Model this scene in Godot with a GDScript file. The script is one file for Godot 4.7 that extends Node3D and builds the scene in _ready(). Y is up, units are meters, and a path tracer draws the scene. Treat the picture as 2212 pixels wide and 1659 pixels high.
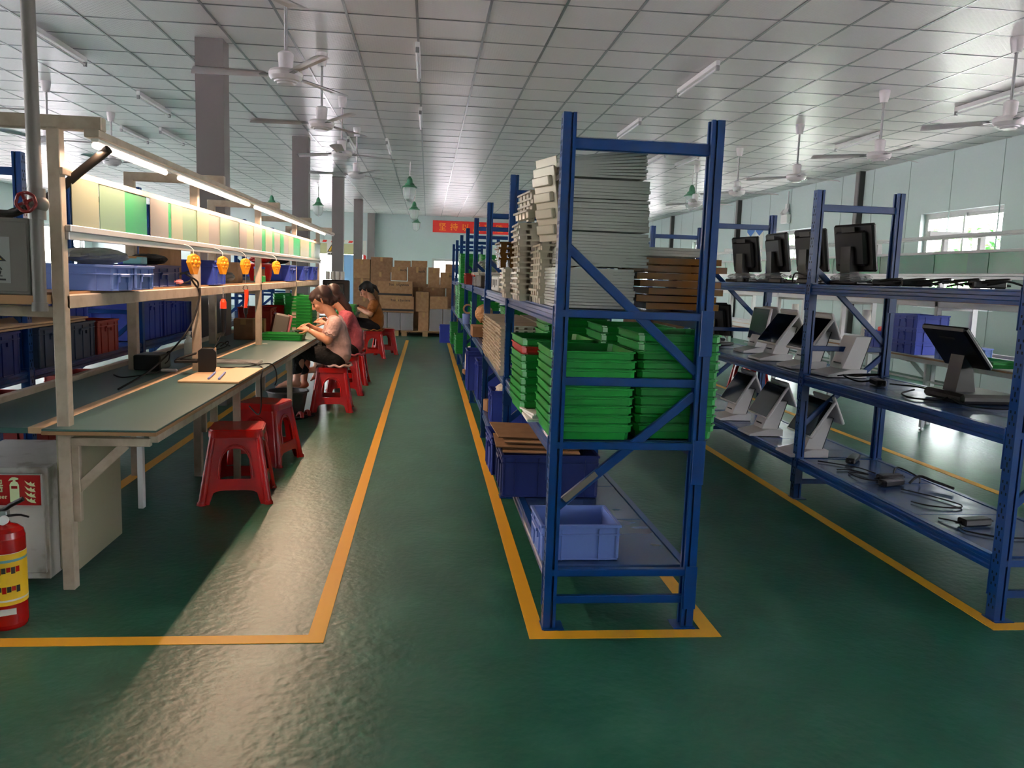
extends Node3D

# ---------------------------------------------------------------- shapes
class Sh:
	var v := PackedVector3Array()
	var n := PackedVector3Array()
	var u := PackedVector2Array()
	var t := Transform3D.IDENTITY

	func tri(a: Vector3, b: Vector3, c: Vector3, na := Vector3.ZERO, nb := Vector3.ZERO, nc := Vector3.ZERO) -> void:
		a = t * a
		b = t * b
		c = t * c
		var f := (b - a).cross(c - a)
		if f.length_squared() < 1e-18:
			return
		f = f.normalized()
		v.append(a); v.append(c); v.append(b)
		if na == Vector3.ZERO:
			n.append(f); n.append(f); n.append(f)
		else:
			n.append((t.basis * na).normalized()); n.append((t.basis * nc).normalized()); n.append((t.basis * nb).normalized())
		u.append(Vector2.ZERO); u.append(Vector2.ZERO); u.append(Vector2.ZERO)

	func quad(a: Vector3, b: Vector3, c: Vector3, d: Vector3) -> void:
		tri(a, b, c)
		tri(a, c, d)

	func sheet(a: Vector3, b: Vector3, c: Vector3, d: Vector3) -> void:  # quad with uv 0..1: a is the lower left, seen from the front
		quad(a, b, c, d)
		var k := u.size() - 6
		u[k] = Vector2(0, 1); u[k + 1] = Vector2(1, 0); u[k + 2] = Vector2(1, 1)
		u[k + 3] = Vector2(0, 1); u[k + 4] = Vector2(0, 0); u[k + 5] = Vector2(1, 0)

	func box(c: Vector3, s: Vector3, bev := 0.0) -> void:
		var h := s / 2.0
		if bev <= 0.0:
			for ax in 3:
				var e1 := Vector3.ZERO; var e2 := Vector3.ZERO; var e3 := Vector3.ZERO
				e1[ax] = h[ax]; e2[(ax + 1) % 3] = h[(ax + 1) % 3]; e3[(ax + 2) % 3] = h[(ax + 2) % 3]
				quad(c + e1 - e2 - e3, c + e1 + e2 - e3, c + e1 + e2 + e3, c + e1 - e2 + e3)
				quad(c - e1 - e2 - e3, c - e1 - e2 + e3, c - e1 + e2 + e3, c - e1 + e2 - e3)
			return
		bev = minf(bev, minf(h.x, minf(h.y, h.z)) * 0.9)
		var g := h - Vector3.ONE * bev
		for ax in 3:
			var b := (ax + 1) % 3
			var d := (ax + 2) % 3
			for s1 in [-1.0, 1.0]:
				var p := func(i: float, j: float) -> Vector3:
					var q := Vector3.ZERO
					q[ax] = h[ax] * s1; q[b] = g[b] * i; q[d] = g[d] * j
					return c + q
				if s1 > 0: quad(p.call(-1.0, -1.0), p.call(1.0, -1.0), p.call(1.0, 1.0), p.call(-1.0, 1.0))
				else: quad(p.call(-1.0, -1.0), p.call(-1.0, 1.0), p.call(1.0, 1.0), p.call(1.0, -1.0))
				for s2 in [-1.0, 1.0]:  # the edge between faces ax and b
					var e := func(onb: bool, j: float) -> Vector3:
						var q := Vector3.ZERO
						q[ax] = (g[ax] if onb else h[ax]) * s1; q[b] = (h[b] if onb else g[b]) * s2; q[d] = g[d] * j
						return c + q
					if s1 * s2 > 0: quad(e.call(false, -1.0), e.call(true, -1.0), e.call(true, 1.0), e.call(false, 1.0))
					else: quad(e.call(false, -1.0), e.call(false, 1.0), e.call(true, 1.0), e.call(true, -1.0))
		for sx in [-1.0, 1.0]:
			for sy in [-1.0, 1.0]:
				for sz in [-1.0, 1.0]:
					var x := c + Vector3(h.x * sx, g.y * sy, g.z * sz)
					var y := c + Vector3(g.x * sx, h.y * sy, g.z * sz)
					var z := c + Vector3(g.x * sx, g.y * sy, h.z * sz)
					if sx * sy * sz > 0: tri(x, y, z)
					else: tri(x, z, y)

	func bb(x0: float, x1: float, y0: float, y1: float, z0: float, z1: float, bev := 0.0) -> void:
		box(Vector3((x0 + x1) / 2, (y0 + y1) / 2, (z0 + z1) / 2), Vector3(absf(x1 - x0), absf(y1 - y0), absf(z1 - z0)), bev)

	func bar(a: Vector3, b: Vector3, w: float, h: float, bev := 0.0) -> void:  # box from a to b; h is across, as near to upright as can be
		var keep := t
		var z := (b - a).normalized()
		var up := Vector3.UP if absf(z.y) < 0.95 else Vector3.RIGHT
		var x := up.cross(z).normalized()
		t = t * Transform3D(Basis(x, z.cross(x), z), (a + b) / 2.0)
		box(Vector3.ZERO, Vector3(w, h, a.distance_to(b)), bev)
		t = keep

	func tube(path: PackedVector3Array, r: float, seg := 6, r2 := -1.0) -> void:
		var k := path.size()
		var up := Vector3.UP
		var rings := []
		for i in k:
			var d := (path[mini(i + 1, k - 1)] - path[maxi(i - 1, 0)]).normalized()
			if absf(d.dot(up)) > 0.98:
				up = Vector3.RIGHT if absf(d.x) < 0.9 else Vector3.BACK
			var x := up.cross(d).normalized()
			var y := d.cross(x)
			up = y
			var rr := r if r2 < 0 else lerpf(r, r2, float(i) / maxf(1, k - 1))
			var ring := []
			for j in seg:
				var an := TAU * j / seg
				var q := x * cos(an) + y * sin(an)
				ring.append([path[i] + q * rr, q])
			rings.append(ring)
		for i in k - 1:
			for j in seg:
				var a = rings[i][j]; var b = rings[i][(j + 1) % seg]; var c = rings[i + 1][(j + 1) % seg]; var d = rings[i + 1][j]
				tri(a[0], b[0], c[0], a[1], b[1], c[1])
				tri(a[0], c[0], d[0], a[1], c[1], d[1])
		for j in range(1, seg - 1):
			tri(rings[0][0][0], rings[0][j + 1][0], rings[0][j][0])
			tri(rings[k - 1][0][0], rings[k - 1][j][0], rings[k - 1][j + 1][0])

	func cyl(a: Vector3, b: Vector3, r: float, seg := 10, r2 := -1.0) -> void:
		tube(PackedVector3Array([a, b]), r, seg, r2)

	func lathe(o: Vector3, prof: Array, seg := 16, sx := 1.0, sz := 1.0) -> void:  # prof: [radius, height] from below upwards, round y
		for i in prof.size() - 1:
			var p: Array = prof[i]; var q: Array = prof[i + 1]
			var dr: float = q[0] - p[0]; var dy: float = q[1] - p[1]
			var l := maxf(1e-9, sqrt(dr * dr + dy * dy))
			for j in seg:
				var a0 := TAU * j / seg; var a1 := TAU * (j + 1) / seg
				var c0 := Vector3(cos(a0) * sx, 0, -sin(a0) * sz); var c1 := Vector3(cos(a1) * sx, 0, -sin(a1) * sz)
				var n0 := c0 * (dy / l) + Vector3.UP * (-dr / l); var n1 := c1 * (dy / l) + Vector3.UP * (-dr / l)
				var A: Vector3 = o + c0 * p[0] + Vector3.UP * p[1]; var B: Vector3 = o + c1 * p[0] + Vector3.UP * p[1]
				var C: Vector3 = o + c1 * q[0] + Vector3.UP * q[1]; var D: Vector3 = o + c0 * q[0] + Vector3.UP * q[1]
				tri(A, B, C, n0, n1, n1)
				tri(A, C, D, n0, n1, n0)

	func ball(c: Vector3, r: Vector3, seg := 12, rows := 8) -> void:
		var keep := t
		t = t * Transform3D(Basis.from_scale(r), c)
		var prof := []
		for i in rows + 1:
			var an := PI * i / rows - PI / 2
			prof.append([cos(an), sin(an)])
		for i in rows:
			for j in seg:
				var q := []
				for w in [[i, j], [i, j + 1], [i + 1, j + 1], [i + 1, j]]:
					var an: float = TAU * w[1] / seg
					q.append(Vector3(cos(an) * prof[w[0]][0], prof[w[0]][1], -sin(an) * prof[w[0]][0]))
				var m := func(p: Vector3) -> Vector3: return Vector3(p.x / (r.x * r.x), p.y / (r.y * r.y), p.z / (r.z * r.z))
				tri(q[0], q[1], q[2], m.call(q[0]), m.call(q[1]), m.call(q[2]))
				tri(q[0], q[2], q[3], m.call(q[0]), m.call(q[2]), m.call(q[3]))
		t = keep

	func ext(poly: PackedVector2Array, z0: float, z1: float) -> void:  # outline in x, y; pushed along z
		if Geometry2D.is_polygon_clockwise(poly):
			poly.reverse()
		var k := poly.size()
		for i in k:
			var p := poly[i]; var q := poly[(i + 1) % k]
			quad(Vector3(p.x, p.y, z1), Vector3(p.x, p.y, z0), Vector3(q.x, q.y, z0), Vector3(q.x, q.y, z1))
		var f := Geometry2D.triangulate_polygon(poly)
		for i in range(0, f.size(), 3):
			var a := poly[f[i]]; var b := poly[f[i + 1]]; var c := poly[f[i + 2]]
			if (b - a).cross(c - a) < 0:
				var s := b; b = c; c = s
			tri(Vector3(a.x, a.y, z1), Vector3(b.x, b.y, z1), Vector3(c.x, c.y, z1))
			tri(Vector3(a.x, a.y, z0), Vector3(c.x, c.y, z0), Vector3(b.x, b.y, z0))

	func mesh() -> ArrayMesh:
		var a := []
		a.resize(Mesh.ARRAY_MAX)
		a[Mesh.ARRAY_VERTEX] = v; a[Mesh.ARRAY_NORMAL] = n; a[Mesh.ARRAY_TEX_UV] = u
		var m := ArrayMesh.new()
		m.add_surface_from_arrays(Mesh.PRIMITIVE_TRIANGLES, a)
		return m

var M := {}
var used := {}
var rng := RandomNumberGenerator.new()

func V(x: float, y: float, z: float) -> Vector3:
	return Vector3(x, y, z)

func pts(a: Array) -> PackedVector3Array:
	var o := PackedVector3Array()
	for p in a: o.append(Vector3(p[0], p[1], p[2]))
	return o

func curve(a: Array, step := 0.03) -> PackedVector3Array:
	var c := Curve3D.new()
	c.bake_interval = step
	for i in a.size():
		var p := Vector3(a[i][0], a[i][1], a[i][2])
		var b: Array = a[maxi(i - 1, 0)]; var d: Array = a[mini(i + 1, a.size() - 1)]
		var tan := Vector3(d[0] - b[0], d[1] - b[1], d[2] - b[2]) / 6.0
		c.add_point(p, -tan, tan)
	return c.get_baked_points()

func numbered(called: String) -> String:
	used[called] = used.get(called, 0) + 1
	return called if used[called] == 1 else "%s_%03d" % [called, used[called] - 1]

func obj(called: String, s: Sh, m: Material, parent: Node = null) -> MeshInstance3D:
	return put(called, s.mesh(), m, parent)

func put(called: String, mesh: Mesh, m: Material, parent: Node = null, at := Transform3D.IDENTITY) -> MeshInstance3D:
	var o := MeshInstance3D.new()
	o.mesh = mesh
	o.material_override = m
	o.transform = at
	if parent == null:
		o.name = numbered(called)
		add_child(o, true)
	else:
		var k := 0
		while parent.has_node(NodePath(called if k == 0 else "%s_%03d" % [called, k])): k += 1 + k / 8
		o.name = called if k == 0 else "%s_%03d" % [called, k]
		parent.add_child(o, true)
	return o

func thing(called: String, label: String, category: String, at := Vector3.ZERO, turn := 0.0, group := "") -> Node3D:
	var o := Node3D.new()
	o.name = numbered(called)
	add_child(o, true)
	o.position = at
	o.rotation.y = turn
	return tag(o, label, category, group)

func tag(o: Node3D, label: String, category: String, group := "") -> Node3D:
	o.set_meta("label", label)
	o.set_meta("category", category)
	if group: o.set_meta("group", group)
	return o

func struct(called: String, s: Sh, m: Material, label := "") -> MeshInstance3D:
	var o := obj(called, s, m)
	o.set_meta("kind", "structure")
	if label: o.set_meta("label", label)
	return o

func dup(root: Node3D, called: String, label: String, at: Vector3, turn := 0.0, group := "") -> Node3D:
	var r: Node3D = root.duplicate()
	r.name = numbered(called)
	add_child(r, true)
	r.position = at
	r.rotation = Vector3(0, turn, 0)
	r.set_meta("label", label)
	if group: r.set_meta("group", group)
	return r

# ---------------------------------------------------------------- materials
func mat(key: String, c: Color, rough := 0.6, metal := 0.0, spec := 0.5) -> StandardMaterial3D:
	var m := StandardMaterial3D.new()
	m.resource_name = key
	m.albedo_color = c
	m.roughness = rough
	m.metallic = metal
	m.metallic_specular = spec
	M[key] = m
	return m

func noise_tex(freq: float, seed_: int, size := 512, ramp: Array = [], octaves := 4) -> NoiseTexture2D:
	var f := FastNoiseLite.new()
	f.noise_type = FastNoiseLite.TYPE_SIMPLEX_SMOOTH
	f.seed = seed_
	f.frequency = freq
	f.fractal_octaves = octaves
	var t := NoiseTexture2D.new()
	t.width = size
	t.height = size
	t.seamless = true
	t.noise = f
	if ramp.size():
		var g := Gradient.new()
		g.offsets = PackedFloat32Array(ramp.map(func(r): return r[0]))
		g.colors = PackedColorArray(ramp.map(func(r): return r[1]))
		t.color_ramp = g
	return t

func tri_map(m: StandardMaterial3D, scale: float, tex: Texture2D = null, height: Texture2D = null, hs := 0.1) -> StandardMaterial3D:
	m.uv1_triplanar = true
	m.uv1_world_triplanar = true
	m.uv1_scale = Vector3.ONE * scale
	if tex: m.albedo_texture = tex
	if height:
		m.heightmap_enabled = true
		m.heightmap_texture = height
		m.heightmap_scale = hs
	return m

func grey(a: float) -> Color:
	return Color(a, a, a)

func materials() -> void:
	var fl := mat("floor_paint", Color.WHITE, 0.36, 0.0, 0.5)
	tri_map(fl, 0.35, noise_tex(0.006, 3, 1024, [[0.0, Color(0.10, 0.31, 0.235)], [0.45, Color(0.115, 0.335, 0.255)], [0.62, Color(0.13, 0.35, 0.27)], [1.0, Color(0.20, 0.41, 0.33)]], 6), noise_tex(0.05, 8, 1024, [], 6), 0.16)
	mat("tape", Color(0.86, 0.62, 0.08), 0.5)
	var ct := mat("ceiling_tile", Color(0.91, 0.89, 0.88), 0.30)
	var im := Image.create(128, 128, false, Image.FORMAT_RGB8)
	for y in 128:
		for x in 128:
			var a := fposmod(x / 64.0 + y / 128.0 * 0.0, 1.0)
			var q := (0.5 + 0.5 * cos(TAU * (x + y) / 64.0)) * (0.5 + 0.5 * cos(TAU * (x - y) / 64.0))
			im.set_pixel(x, y, grey(smoothstep(0.25, 0.75, q)))
	tri_map(ct, 1.0 / 0.1, null, ImageTexture.create_from_image(im), 0.12)
	mat("ceiling_grid", Color(0.62, 0.62, 0.62), 0.35, 0.7)
	mat("wall", Color(0.74, 0.80, 0.79), 0.5)
	mat("wall_seam", Color(0.55, 0.62, 0.60), 0.6)
	mat("column", Color(0.42, 0.40, 0.39), 0.5)
	mat("dark_strip", Color(0.17, 0.17, 0.16), 0.6)
	mat("alu", Color(0.75, 0.75, 0.74), 0.4, 0.6)
	var gl := mat("glass", Color(0.85, 0.95, 0.9, 0.07), 0.02)
	gl.transparency = BaseMaterial3D.TRANSPARENCY_ALPHA
	mat("rack_blue", Color(0.01, 0.21, 0.44), 0.28)
	tri_map(mat("rack_deck", Color(0.18, 0.28, 0.44), 0.22), 1.2, null, noise_tex(0.012, 77, 256, [], 2), 0.25)
	mat("hole", Color(0.01, 0.02, 0.05), 0.9)
	var bt := mat("bench_paint", Color(0.72, 0.66, 0.58), 0.5)
	tri_map(bt, 3.0, noise_tex(0.01, 11, 256, [[0.0, Color(0.90, 0.88, 0.86)], [0.6, Color.WHITE], [1.0, Color.WHITE]], 5))
	mat("bench_white", Color(0.80, 0.80, 0.79), 0.45)
	mat("table_mat", Color(0.24, 0.36, 0.34), 0.35)
	mat("white", Color(0.88, 0.88, 0.87), 0.4)
	mat("fan_white", Color(0.84, 0.82, 0.82), 0.35)
	mat("steel", Color(0.62, 0.62, 0.62), 0.35, 0.8)
	mat("black", Color(0.03, 0.03, 0.035), 0.4)
	mat("rubber", Color(0.025, 0.025, 0.028), 0.7)
	mat("red_plastic", Color(0.66, 0.06, 0.04), 0.22)
	mat("banner_red", Color(0.80, 0.14, 0.11), 0.6)
	mat("gold", Color(0.93, 0.62, 0.12), 0.6)
	mat("lamp_green", Color(0.20, 0.42, 0.30), 0.4)
	var cg := mat("clear_glass", Color(0.9, 0.95, 0.92, 0.35), 0.05)
	cg.transparency = BaseMaterial3D.TRANSPARENCY_ALPHA
	mat("tube_off", Color(0.90, 0.90, 0.90), 0.3)
	var tb := mat("tube_glow", Color(1, 0.93, 0.86), 0.4)
	tb.emission_enabled = true
	tb.emission = Color(1.0, 0.90, 0.82)
	tb.emission_energy_multiplier = 3.0
	mat("leaf", Color(0.08, 0.27, 0.04), 0.5).backlight_enabled = true
	M["leaf"].backlight = Color(0.1, 0.3, 0.04)
	mat("bark", Color(0.30, 0.24, 0.18), 0.9)
	mat("ground", Color(0.84, 0.81, 0.82), 0.9)
	for q in [["sheet_pale", Color(0.46, 0.48, 0.39)], ["sheet_mint", Color(0.36, 0.46, 0.37)], ["sheet_green", Color(0.04, 0.47, 0.25)], ["sheet_dark", Color(0.03, 0.42, 0.27)], ["sheet_grey", Color(0.44, 0.42, 0.39)], ["sheet_clear", Color(0.66, 0.74, 0.70)]]:
		mat(q[0], q[1], 0.25)
	mat("plywood", Color(0.62, 0.47, 0.32), 0.6)
	mat("plywood_pale", Color(0.80, 0.66, 0.50), 0.55)
	mat("table_white", Color(0.80, 0.80, 0.77), 0.5)
	mat("green_tray", Color(0.04, 0.52, 0.17), 0.38)
	mat("red_tray", Color(0.68, 0.12, 0.08), 0.38)
	mat("crate_blue", Color(0.16, 0.25, 0.62), 0.45)
	mat("crate_pale", Color(0.40, 0.50, 0.76), 0.45)
	mat("crate_dark", Color(0.06, 0.13, 0.38), 0.45)
	mat("crate_slate", Color(0.16, 0.22, 0.32), 0.5)
	mat("crate_red", Color(0.55, 0.13, 0.09), 0.5)
	for q in [["card", Color(0.56, 0.42, 0.28), 21], ["card_dark", Color(0.49, 0.36, 0.24), 22], ["card_pale", Color(0.72, 0.56, 0.40), 23]]:
		tri_map(mat(q[0], Color.WHITE, 0.75), 2.0, noise_tex(0.02, q[2], 256, [[0.0, q[1].darkened(0.08)], [0.5, q[1]], [1.0, q[1].lightened(0.06)]]))
	mat("pack_tape", Color(0.62, 0.50, 0.34), 0.2)
	mat("ink", Color(0.10, 0.09, 0.08), 0.6)
	for q in [["blister", Color(0.74, 0.74, 0.70), 0.25], ["blister_warm", Color(0.85, 0.81, 0.73), 0.25], ["amber", Color(0.44, 0.28, 0.10), 0.25]]:
		mat(q[0], q[1], q[2]).backlight_enabled = true
		M[q[0]].backlight = q[1] * 0.7
	mat("device_white", Color(0.80, 0.78, 0.77), 0.4)
	mat("device_grey", Color(0.24, 0.23, 0.21), 0.45)
	mat("screen_dark", Color(0.02, 0.02, 0.025), 0.08)
	mat("screen_grey", Color(0.20, 0.22, 0.22), 0.12)
	mat("film", Color(0.62, 0.62, 0.62, 0.45), 0.3).transparency = BaseMaterial3D.TRANSPARENCY_ALPHA
	mat("cloth_grey", Color(0.45, 0.46, 0.44), 0.9)
	mat("cloth_dark", Color(0.08, 0.07, 0.06), 0.9)
	mat("cloth_pink", Color(0.75, 0.45, 0.47), 0.9)
	mat("orange", Color(0.95, 0.27, 0.10), 0.35)
	mat("yellow_plastic", Color(0.93, 0.60, 0.05), 0.35)
	mat("paper", Color(0.86, 0.85, 0.82), 0.7)
	mat("mint_box", Color(0.40, 0.62, 0.66), 0.5)
	mat("sticker_yellow", Color(0.90, 0.72, 0.10), 0.5)
	mat("fire_red", Color(0.60, 0.05, 0.06), 0.3)
	mat("wood", Color(0.55, 0.43, 0.28), 0.8)
	mat("door_cream", Color(0.70, 0.70, 0.52), 0.6)
	mat("door_blue", Color(0.50, 0.66, 0.82), 0.5)
	mat("pipe_grey", Color(0.42, 0.40, 0.37), 0.45)
	mat("valve_red", Color(0.45, 0.07, 0.06), 0.4)
	mat("cable_dark", Color(0.13, 0.11, 0.09), 0.7)
	mat("sign_grey", Color(0.55, 0.55, 0.53), 0.5)
	tri_map(mat("cabinet", Color.WHITE, 0.5), 1.3, noise_tex(0.014, 31, 256, [[0.0, Color(0.50, 0.46, 0.40)], [0.35, Color(0.70, 0.69, 0.66)], [1.0, Color(0.74, 0.73, 0.70)]], 5))
	mat("cream_panel", Color(0.62, 0.60, 0.50), 0.55)
	mat("glow_paper", Color(0.80, 0.88, 0.68), 0.5)
	mat("extinguisher_red", Color(0.62, 0.05, 0.04), 0.25)
	mat("door_print", Color(0.18, 0.40, 0.68), 0.5)
	for q in [["led_blue", Color(0.1, 0.2, 1.0)], ["led_red", Color(1.0, 0.05, 0.05)]]:
		mat(q[0], q[1]).emission_enabled = true
		M[q[0]].emission = q[1]
		M[q[0]].emission_energy_multiplier = 4.0
	var sk := mat("skin", Color(0.80, 0.58, 0.46), 0.5)
	sk.subsurf_scatter_enabled = true
	sk.subsurf_scatter_strength = 0.15
	mat("lips", Color(0.60, 0.28, 0.26), 0.5)
	mat("eye_dark", Color(0.06, 0.05, 0.05), 0.3)
	mat("hair_brown", Color(0.20, 0.12, 0.09), 0.45)
	mat("hair_black", Color(0.05, 0.04, 0.035), 0.4)
	for q in [["shirt_pale", Color(0.84, 0.70, 0.67), 61], ["shirt_rose", Color(0.74, 0.36, 0.40), 62], ["shirt_mustard", Color(0.56, 0.33, 0.10), 63], ["trousers_black", Color(0.035, 0.032, 0.035), 64], ["trousers_navy", Color(0.06, 0.07, 0.10), 65]]:
		mat(q[0], q[1], 0.85)
		tri_map(M[q[0]], 3.0, null, noise_tex(0.02, q[2], 256, [], 3), 1.2)

# ---------------------------------------------------------------- the hall
const XL := -12.2
const XR := 8.1
const ZF := -31.7
const ZB := 9.0
const HC := 3.58

func _ready() -> void:
	rng.seed = 7
	var cam := Camera3D.new()
	cam.name = "camera"
	cam.transform = Transform3D(Basis(Vector3(0.994232, 0.0342, 0.101654), Vector3(-0.020534, 0.990962, -0.132564), Vector3(-0.105269, 0.129712, 0.985948)), Vector3(0, 1.4, 0))
	cam.fov = rad_to_deg(2.0 * atan(829.5 / 1767.05))
	cam.near = 0.05
	cam.far = 400.0
	add_child(cam)
	cam.current = true
	var sky := ProceduralSkyMaterial.new()
	sky.sky_top_color = Color(0.90, 0.90, 0.96)
	sky.sky_horizon_color = Color(0.98, 0.97, 0.96)
	sky.ground_bottom_color = Color(0.45, 0.47, 0.40)
	sky.ground_horizon_color = Color(0.80, 0.85, 0.80)
	var env := Environment.new()
	env.background_mode = Environment.BG_SKY
	env.sky = Sky.new()
	env.sky.sky_material = sky
	env.background_energy_multiplier = SKY_E
	env.tonemap_mode = Environment.TONE_MAPPER_LINEAR
	env.tonemap_exposure = EXPO
	env.sdfgi_enabled = true
	env.ssao_enabled = true
	env.ssil_enabled = true
	var we := WorldEnvironment.new()
	we.name = "world"
	we.environment = env
	add_child(we)
	var sun := DirectionalLight3D.new()
	sun.name = "sun"
	sun.light_energy = SUN_E
	sun.light_color = Color(1.0, 0.95, 0.93)
	sun.light_angular_distance = 0.6
	sun.shadow_enabled = true
	sun.rotation_degrees = Vector3(-74, 200, 0)
	add_child(sun)
	materials()
	hall()
	ceiling()
	ceiling_fittings()
	contents()

const SKY_E := 30.0
const SUN_E := 150.0
const EXPO := 1.25

func openings_wall(called: String, along_z: bool, at: float, thick: float, a0: float, a1: float, holes: Array, label: String) -> Node3D:
	# a wall from a0 to a1 along its own axis, with holes [from, to, sill, head]; thick goes outwards
	var s := Sh.new()
	var pos := a0
	var piece := func(p: float, q: float, y0: float, y1: float) -> void:
		if q - p < 0.001 or y1 - y0 < 0.001: return
		if along_z: s.bb(at, at + thick, y0, y1, p, q)
		else: s.bb(p, q, y0, y1, at, at + thick)
	for h in holes:
		piece.call(pos, h[0], -0.02, HC + 0.15)
		piece.call(h[0], h[1], -0.02, h[2])
		piece.call(h[0], h[1], h[3], HC + 0.15)
		pos = h[1]
	piece.call(pos, a1, -0.02, HC + 0.15)
	return struct(called, s, M.wall, label)

func window(n: int, along_z: bool, at: float, out: float, a0: float, a1: float, y0: float, y1: float, label: String) -> void:
	# two sliding sashes with a middle post, set into the wall's depth
	var w := Node3D.new()
	w.name = "window_%d" % n
	add_child(w)
	w.set_meta("kind", "structure")
	w.set_meta("label", label)
	var d := at + out * 0.6
	var f := Sh.new()
	var g := 0.045
	var add := func(s: Sh, p0: float, p1: float, q0: float, q1: float, th: float, off := 0.0) -> void:
		if along_z: s.bb(d + off - th / 2, d + off + th / 2, q0, q1, p0, p1)
		else: s.bb(p0, p1, q0, q1, d + off - th / 2, d + off + th / 2)
	add.call(f, a0, a1, y0, y0 + g, 0.07)
	add.call(f, a0, a1, y1 - g, y1, 0.07)
	add.call(f, a0, a0 + g, y0 + g, y1 - g, 0.07)
	add.call(f, a1 - g, a1, y0 + g, y1 - g, 0.07)
	obj("window_frame", f, M.alu, w)
	var mid := (a0 + a1) / 2
	for k in 2:
		var p0 := a0 + g if k == 0 else mid - 0.03
		var p1 := mid + 0.03 if k == 0 else a1 - g
		var s := Sh.new()
		var off := -0.015 if k == 0 else 0.015
		add.call(s, p0, p1, y0 + g, y0 + g + 0.05, 0.03, off)
		add.call(s, p0, p1, y1 - g - 0.05, y1 - g, 0.03, off)
		add.call(s, p0, p0 + 0.045, y0 + g + 0.05, y1 - g - 0.05, 0.03, off)
		add.call(s, p1 - 0.045, p1, y0 + g + 0.05, y1 - g - 0.05, 0.03, off)
		var sash := obj("sash", s, M.alu, w)
		var pane := Sh.new()
		add.call(pane, p0 + 0.045, p1 - 0.045, y0 + g + 0.05, y1 - g - 0.05, 0.005, off)
		obj("pane", pane, M.glass, sash)

func hall() -> void:
	var s := Sh.new()
	s.bb(XL - 0.3, XR + 0.3, -0.25, 0.0, ZF - 0.3, ZB + 0.3)
	struct("floor", s, M.floor_paint, "green epoxy painted concrete floor with a worn uneven sheen")
	var right := [[-31.0, -29.0, 1.14, 2.66], [-24.9, -22.9, 1.14, 2.66], [-18.9, -16.9, 1.14, 2.66], [-13.03, -11.05, 1.14, 2.66], [-7.0, -5.0, 1.14, 2.66], [-1.0, 1.0, 1.14, 2.66], [5.0, 7.0, 1.14, 2.66]]
	openings_wall("wall_right", true, XR, 0.2, ZF, ZB, right, "pale blue green metal panel wall with a row of small windows")
	var left := [[-31.0, -27.0, 0.9, 2.6], [-25.0, -21.0, 0.9, 2.6], [-19.0, -15.0, 0.9, 2.6], [-13.0, -9.0, 0.9, 2.6], [-7.0, -3.0, 0.9, 2.6], [-1.0, 3.0, 0.9, 2.6]]
	openings_wall("wall_left", true, XL, -0.2, ZF, ZB, left, "pale wall with bright windows behind the left racks")
	var far := [[-4.15, -2.45, 0.0, 2.42], [0.15, 1.8, 1.2, 2.0]]
	openings_wall("wall_far", false, ZF, -0.2, XL, XR, far, "pale blue green end wall under the red banner")
	openings_wall("wall_back", false, ZB, 0.2, XL, XR, [], "pale wall at the near end of the hall")
	for i in right.size():
		var h: Array = right[i]
		window(i + 1, true, XR, 0.2, h[0], h[1], h[2], h[3], "aluminium sliding window in the right hand wall")
	for i in left.size():
		var h: Array = left[i]
		window(i + 11, true, XL, -0.2, h[0], h[1], h[2], h[3], "bright sliding window in the left hand wall")
	window(21, false, ZF, -0.2, 0.15, 1.8, 1.2, 2.0, "bright low window in the end wall behind the cartons")
	# roof above the ceiling, so that sun and sky enter only through openings
	s = Sh.new()
	s.bb(XL - 0.9, XR + 0.9, HC + 0.15, HC + 0.30, ZF - 0.9, ZB + 0.9)
	struct("roof", s, M.column, "roof slab above the suspended ceiling")
	s = Sh.new()
	s.bb(-60, 60, -0.5, -0.26, -90, 60)
	struct("ground_outside", s, M.ground, "sunlit ground outside the hall")
	# steel columns
	for k in 5:
		s = Sh.new()
		var z := -8.6 - 5.73 * k
		# H section, web along x
		s.bb(-2.27, -2.255, 0, HC, z - 0.11, z + 0.11)
		s.bb(-2.02, -2.005, 0, HC, z - 0.11, z + 0.11)
		s.bb(-2.255, -2.02, 0, HC, z - 0.012, z + 0.012)
		s.bb(-2.27, -2.005, 0, HC, z + 0.105, z + 0.115)
		tag(struct("steel_column", s, M.column), ["nearest and tallest grey steel column, rising behind the bench lamps", "second grey steel column down the hall", "third grey steel column down the hall", "fourth grey steel column down the hall", "grey steel column against the end wall"][k], "column", "steel columns")
	# wall seams and conduits on the right wall
	for z in [-9.0, -15.02, -21.1, -27.0]:
		s = Sh.new()
		s.bb(XR - 0.10, XR, 0.0, HC, z - 0.06, z + 0.06)
		var o := struct("wall_post", s, M.column, "")
		tag(o, "grey steel wall post with a dark edge", "post", "wall posts")
		s = Sh.new()
		s.bb(XR - 0.105, XR - 0.0, 0.0, HC, z + 0.061, z + 0.10)
		obj("dark_edge", s, M.dark_strip, o)
	s = Sh.new()
	for i in 34:
		var z := ZF + 1.0 + i * 1.15
		s.bb(XR - 0.004, XR + 0.01, 0.0, HC, z - 0.006, z + 0.006)
	var o2 := obj("panel_seam", s, M.wall_seam, get_node("wall_right"))
	o2.set_meta("kind", "stuff")
	tapes()

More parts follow.
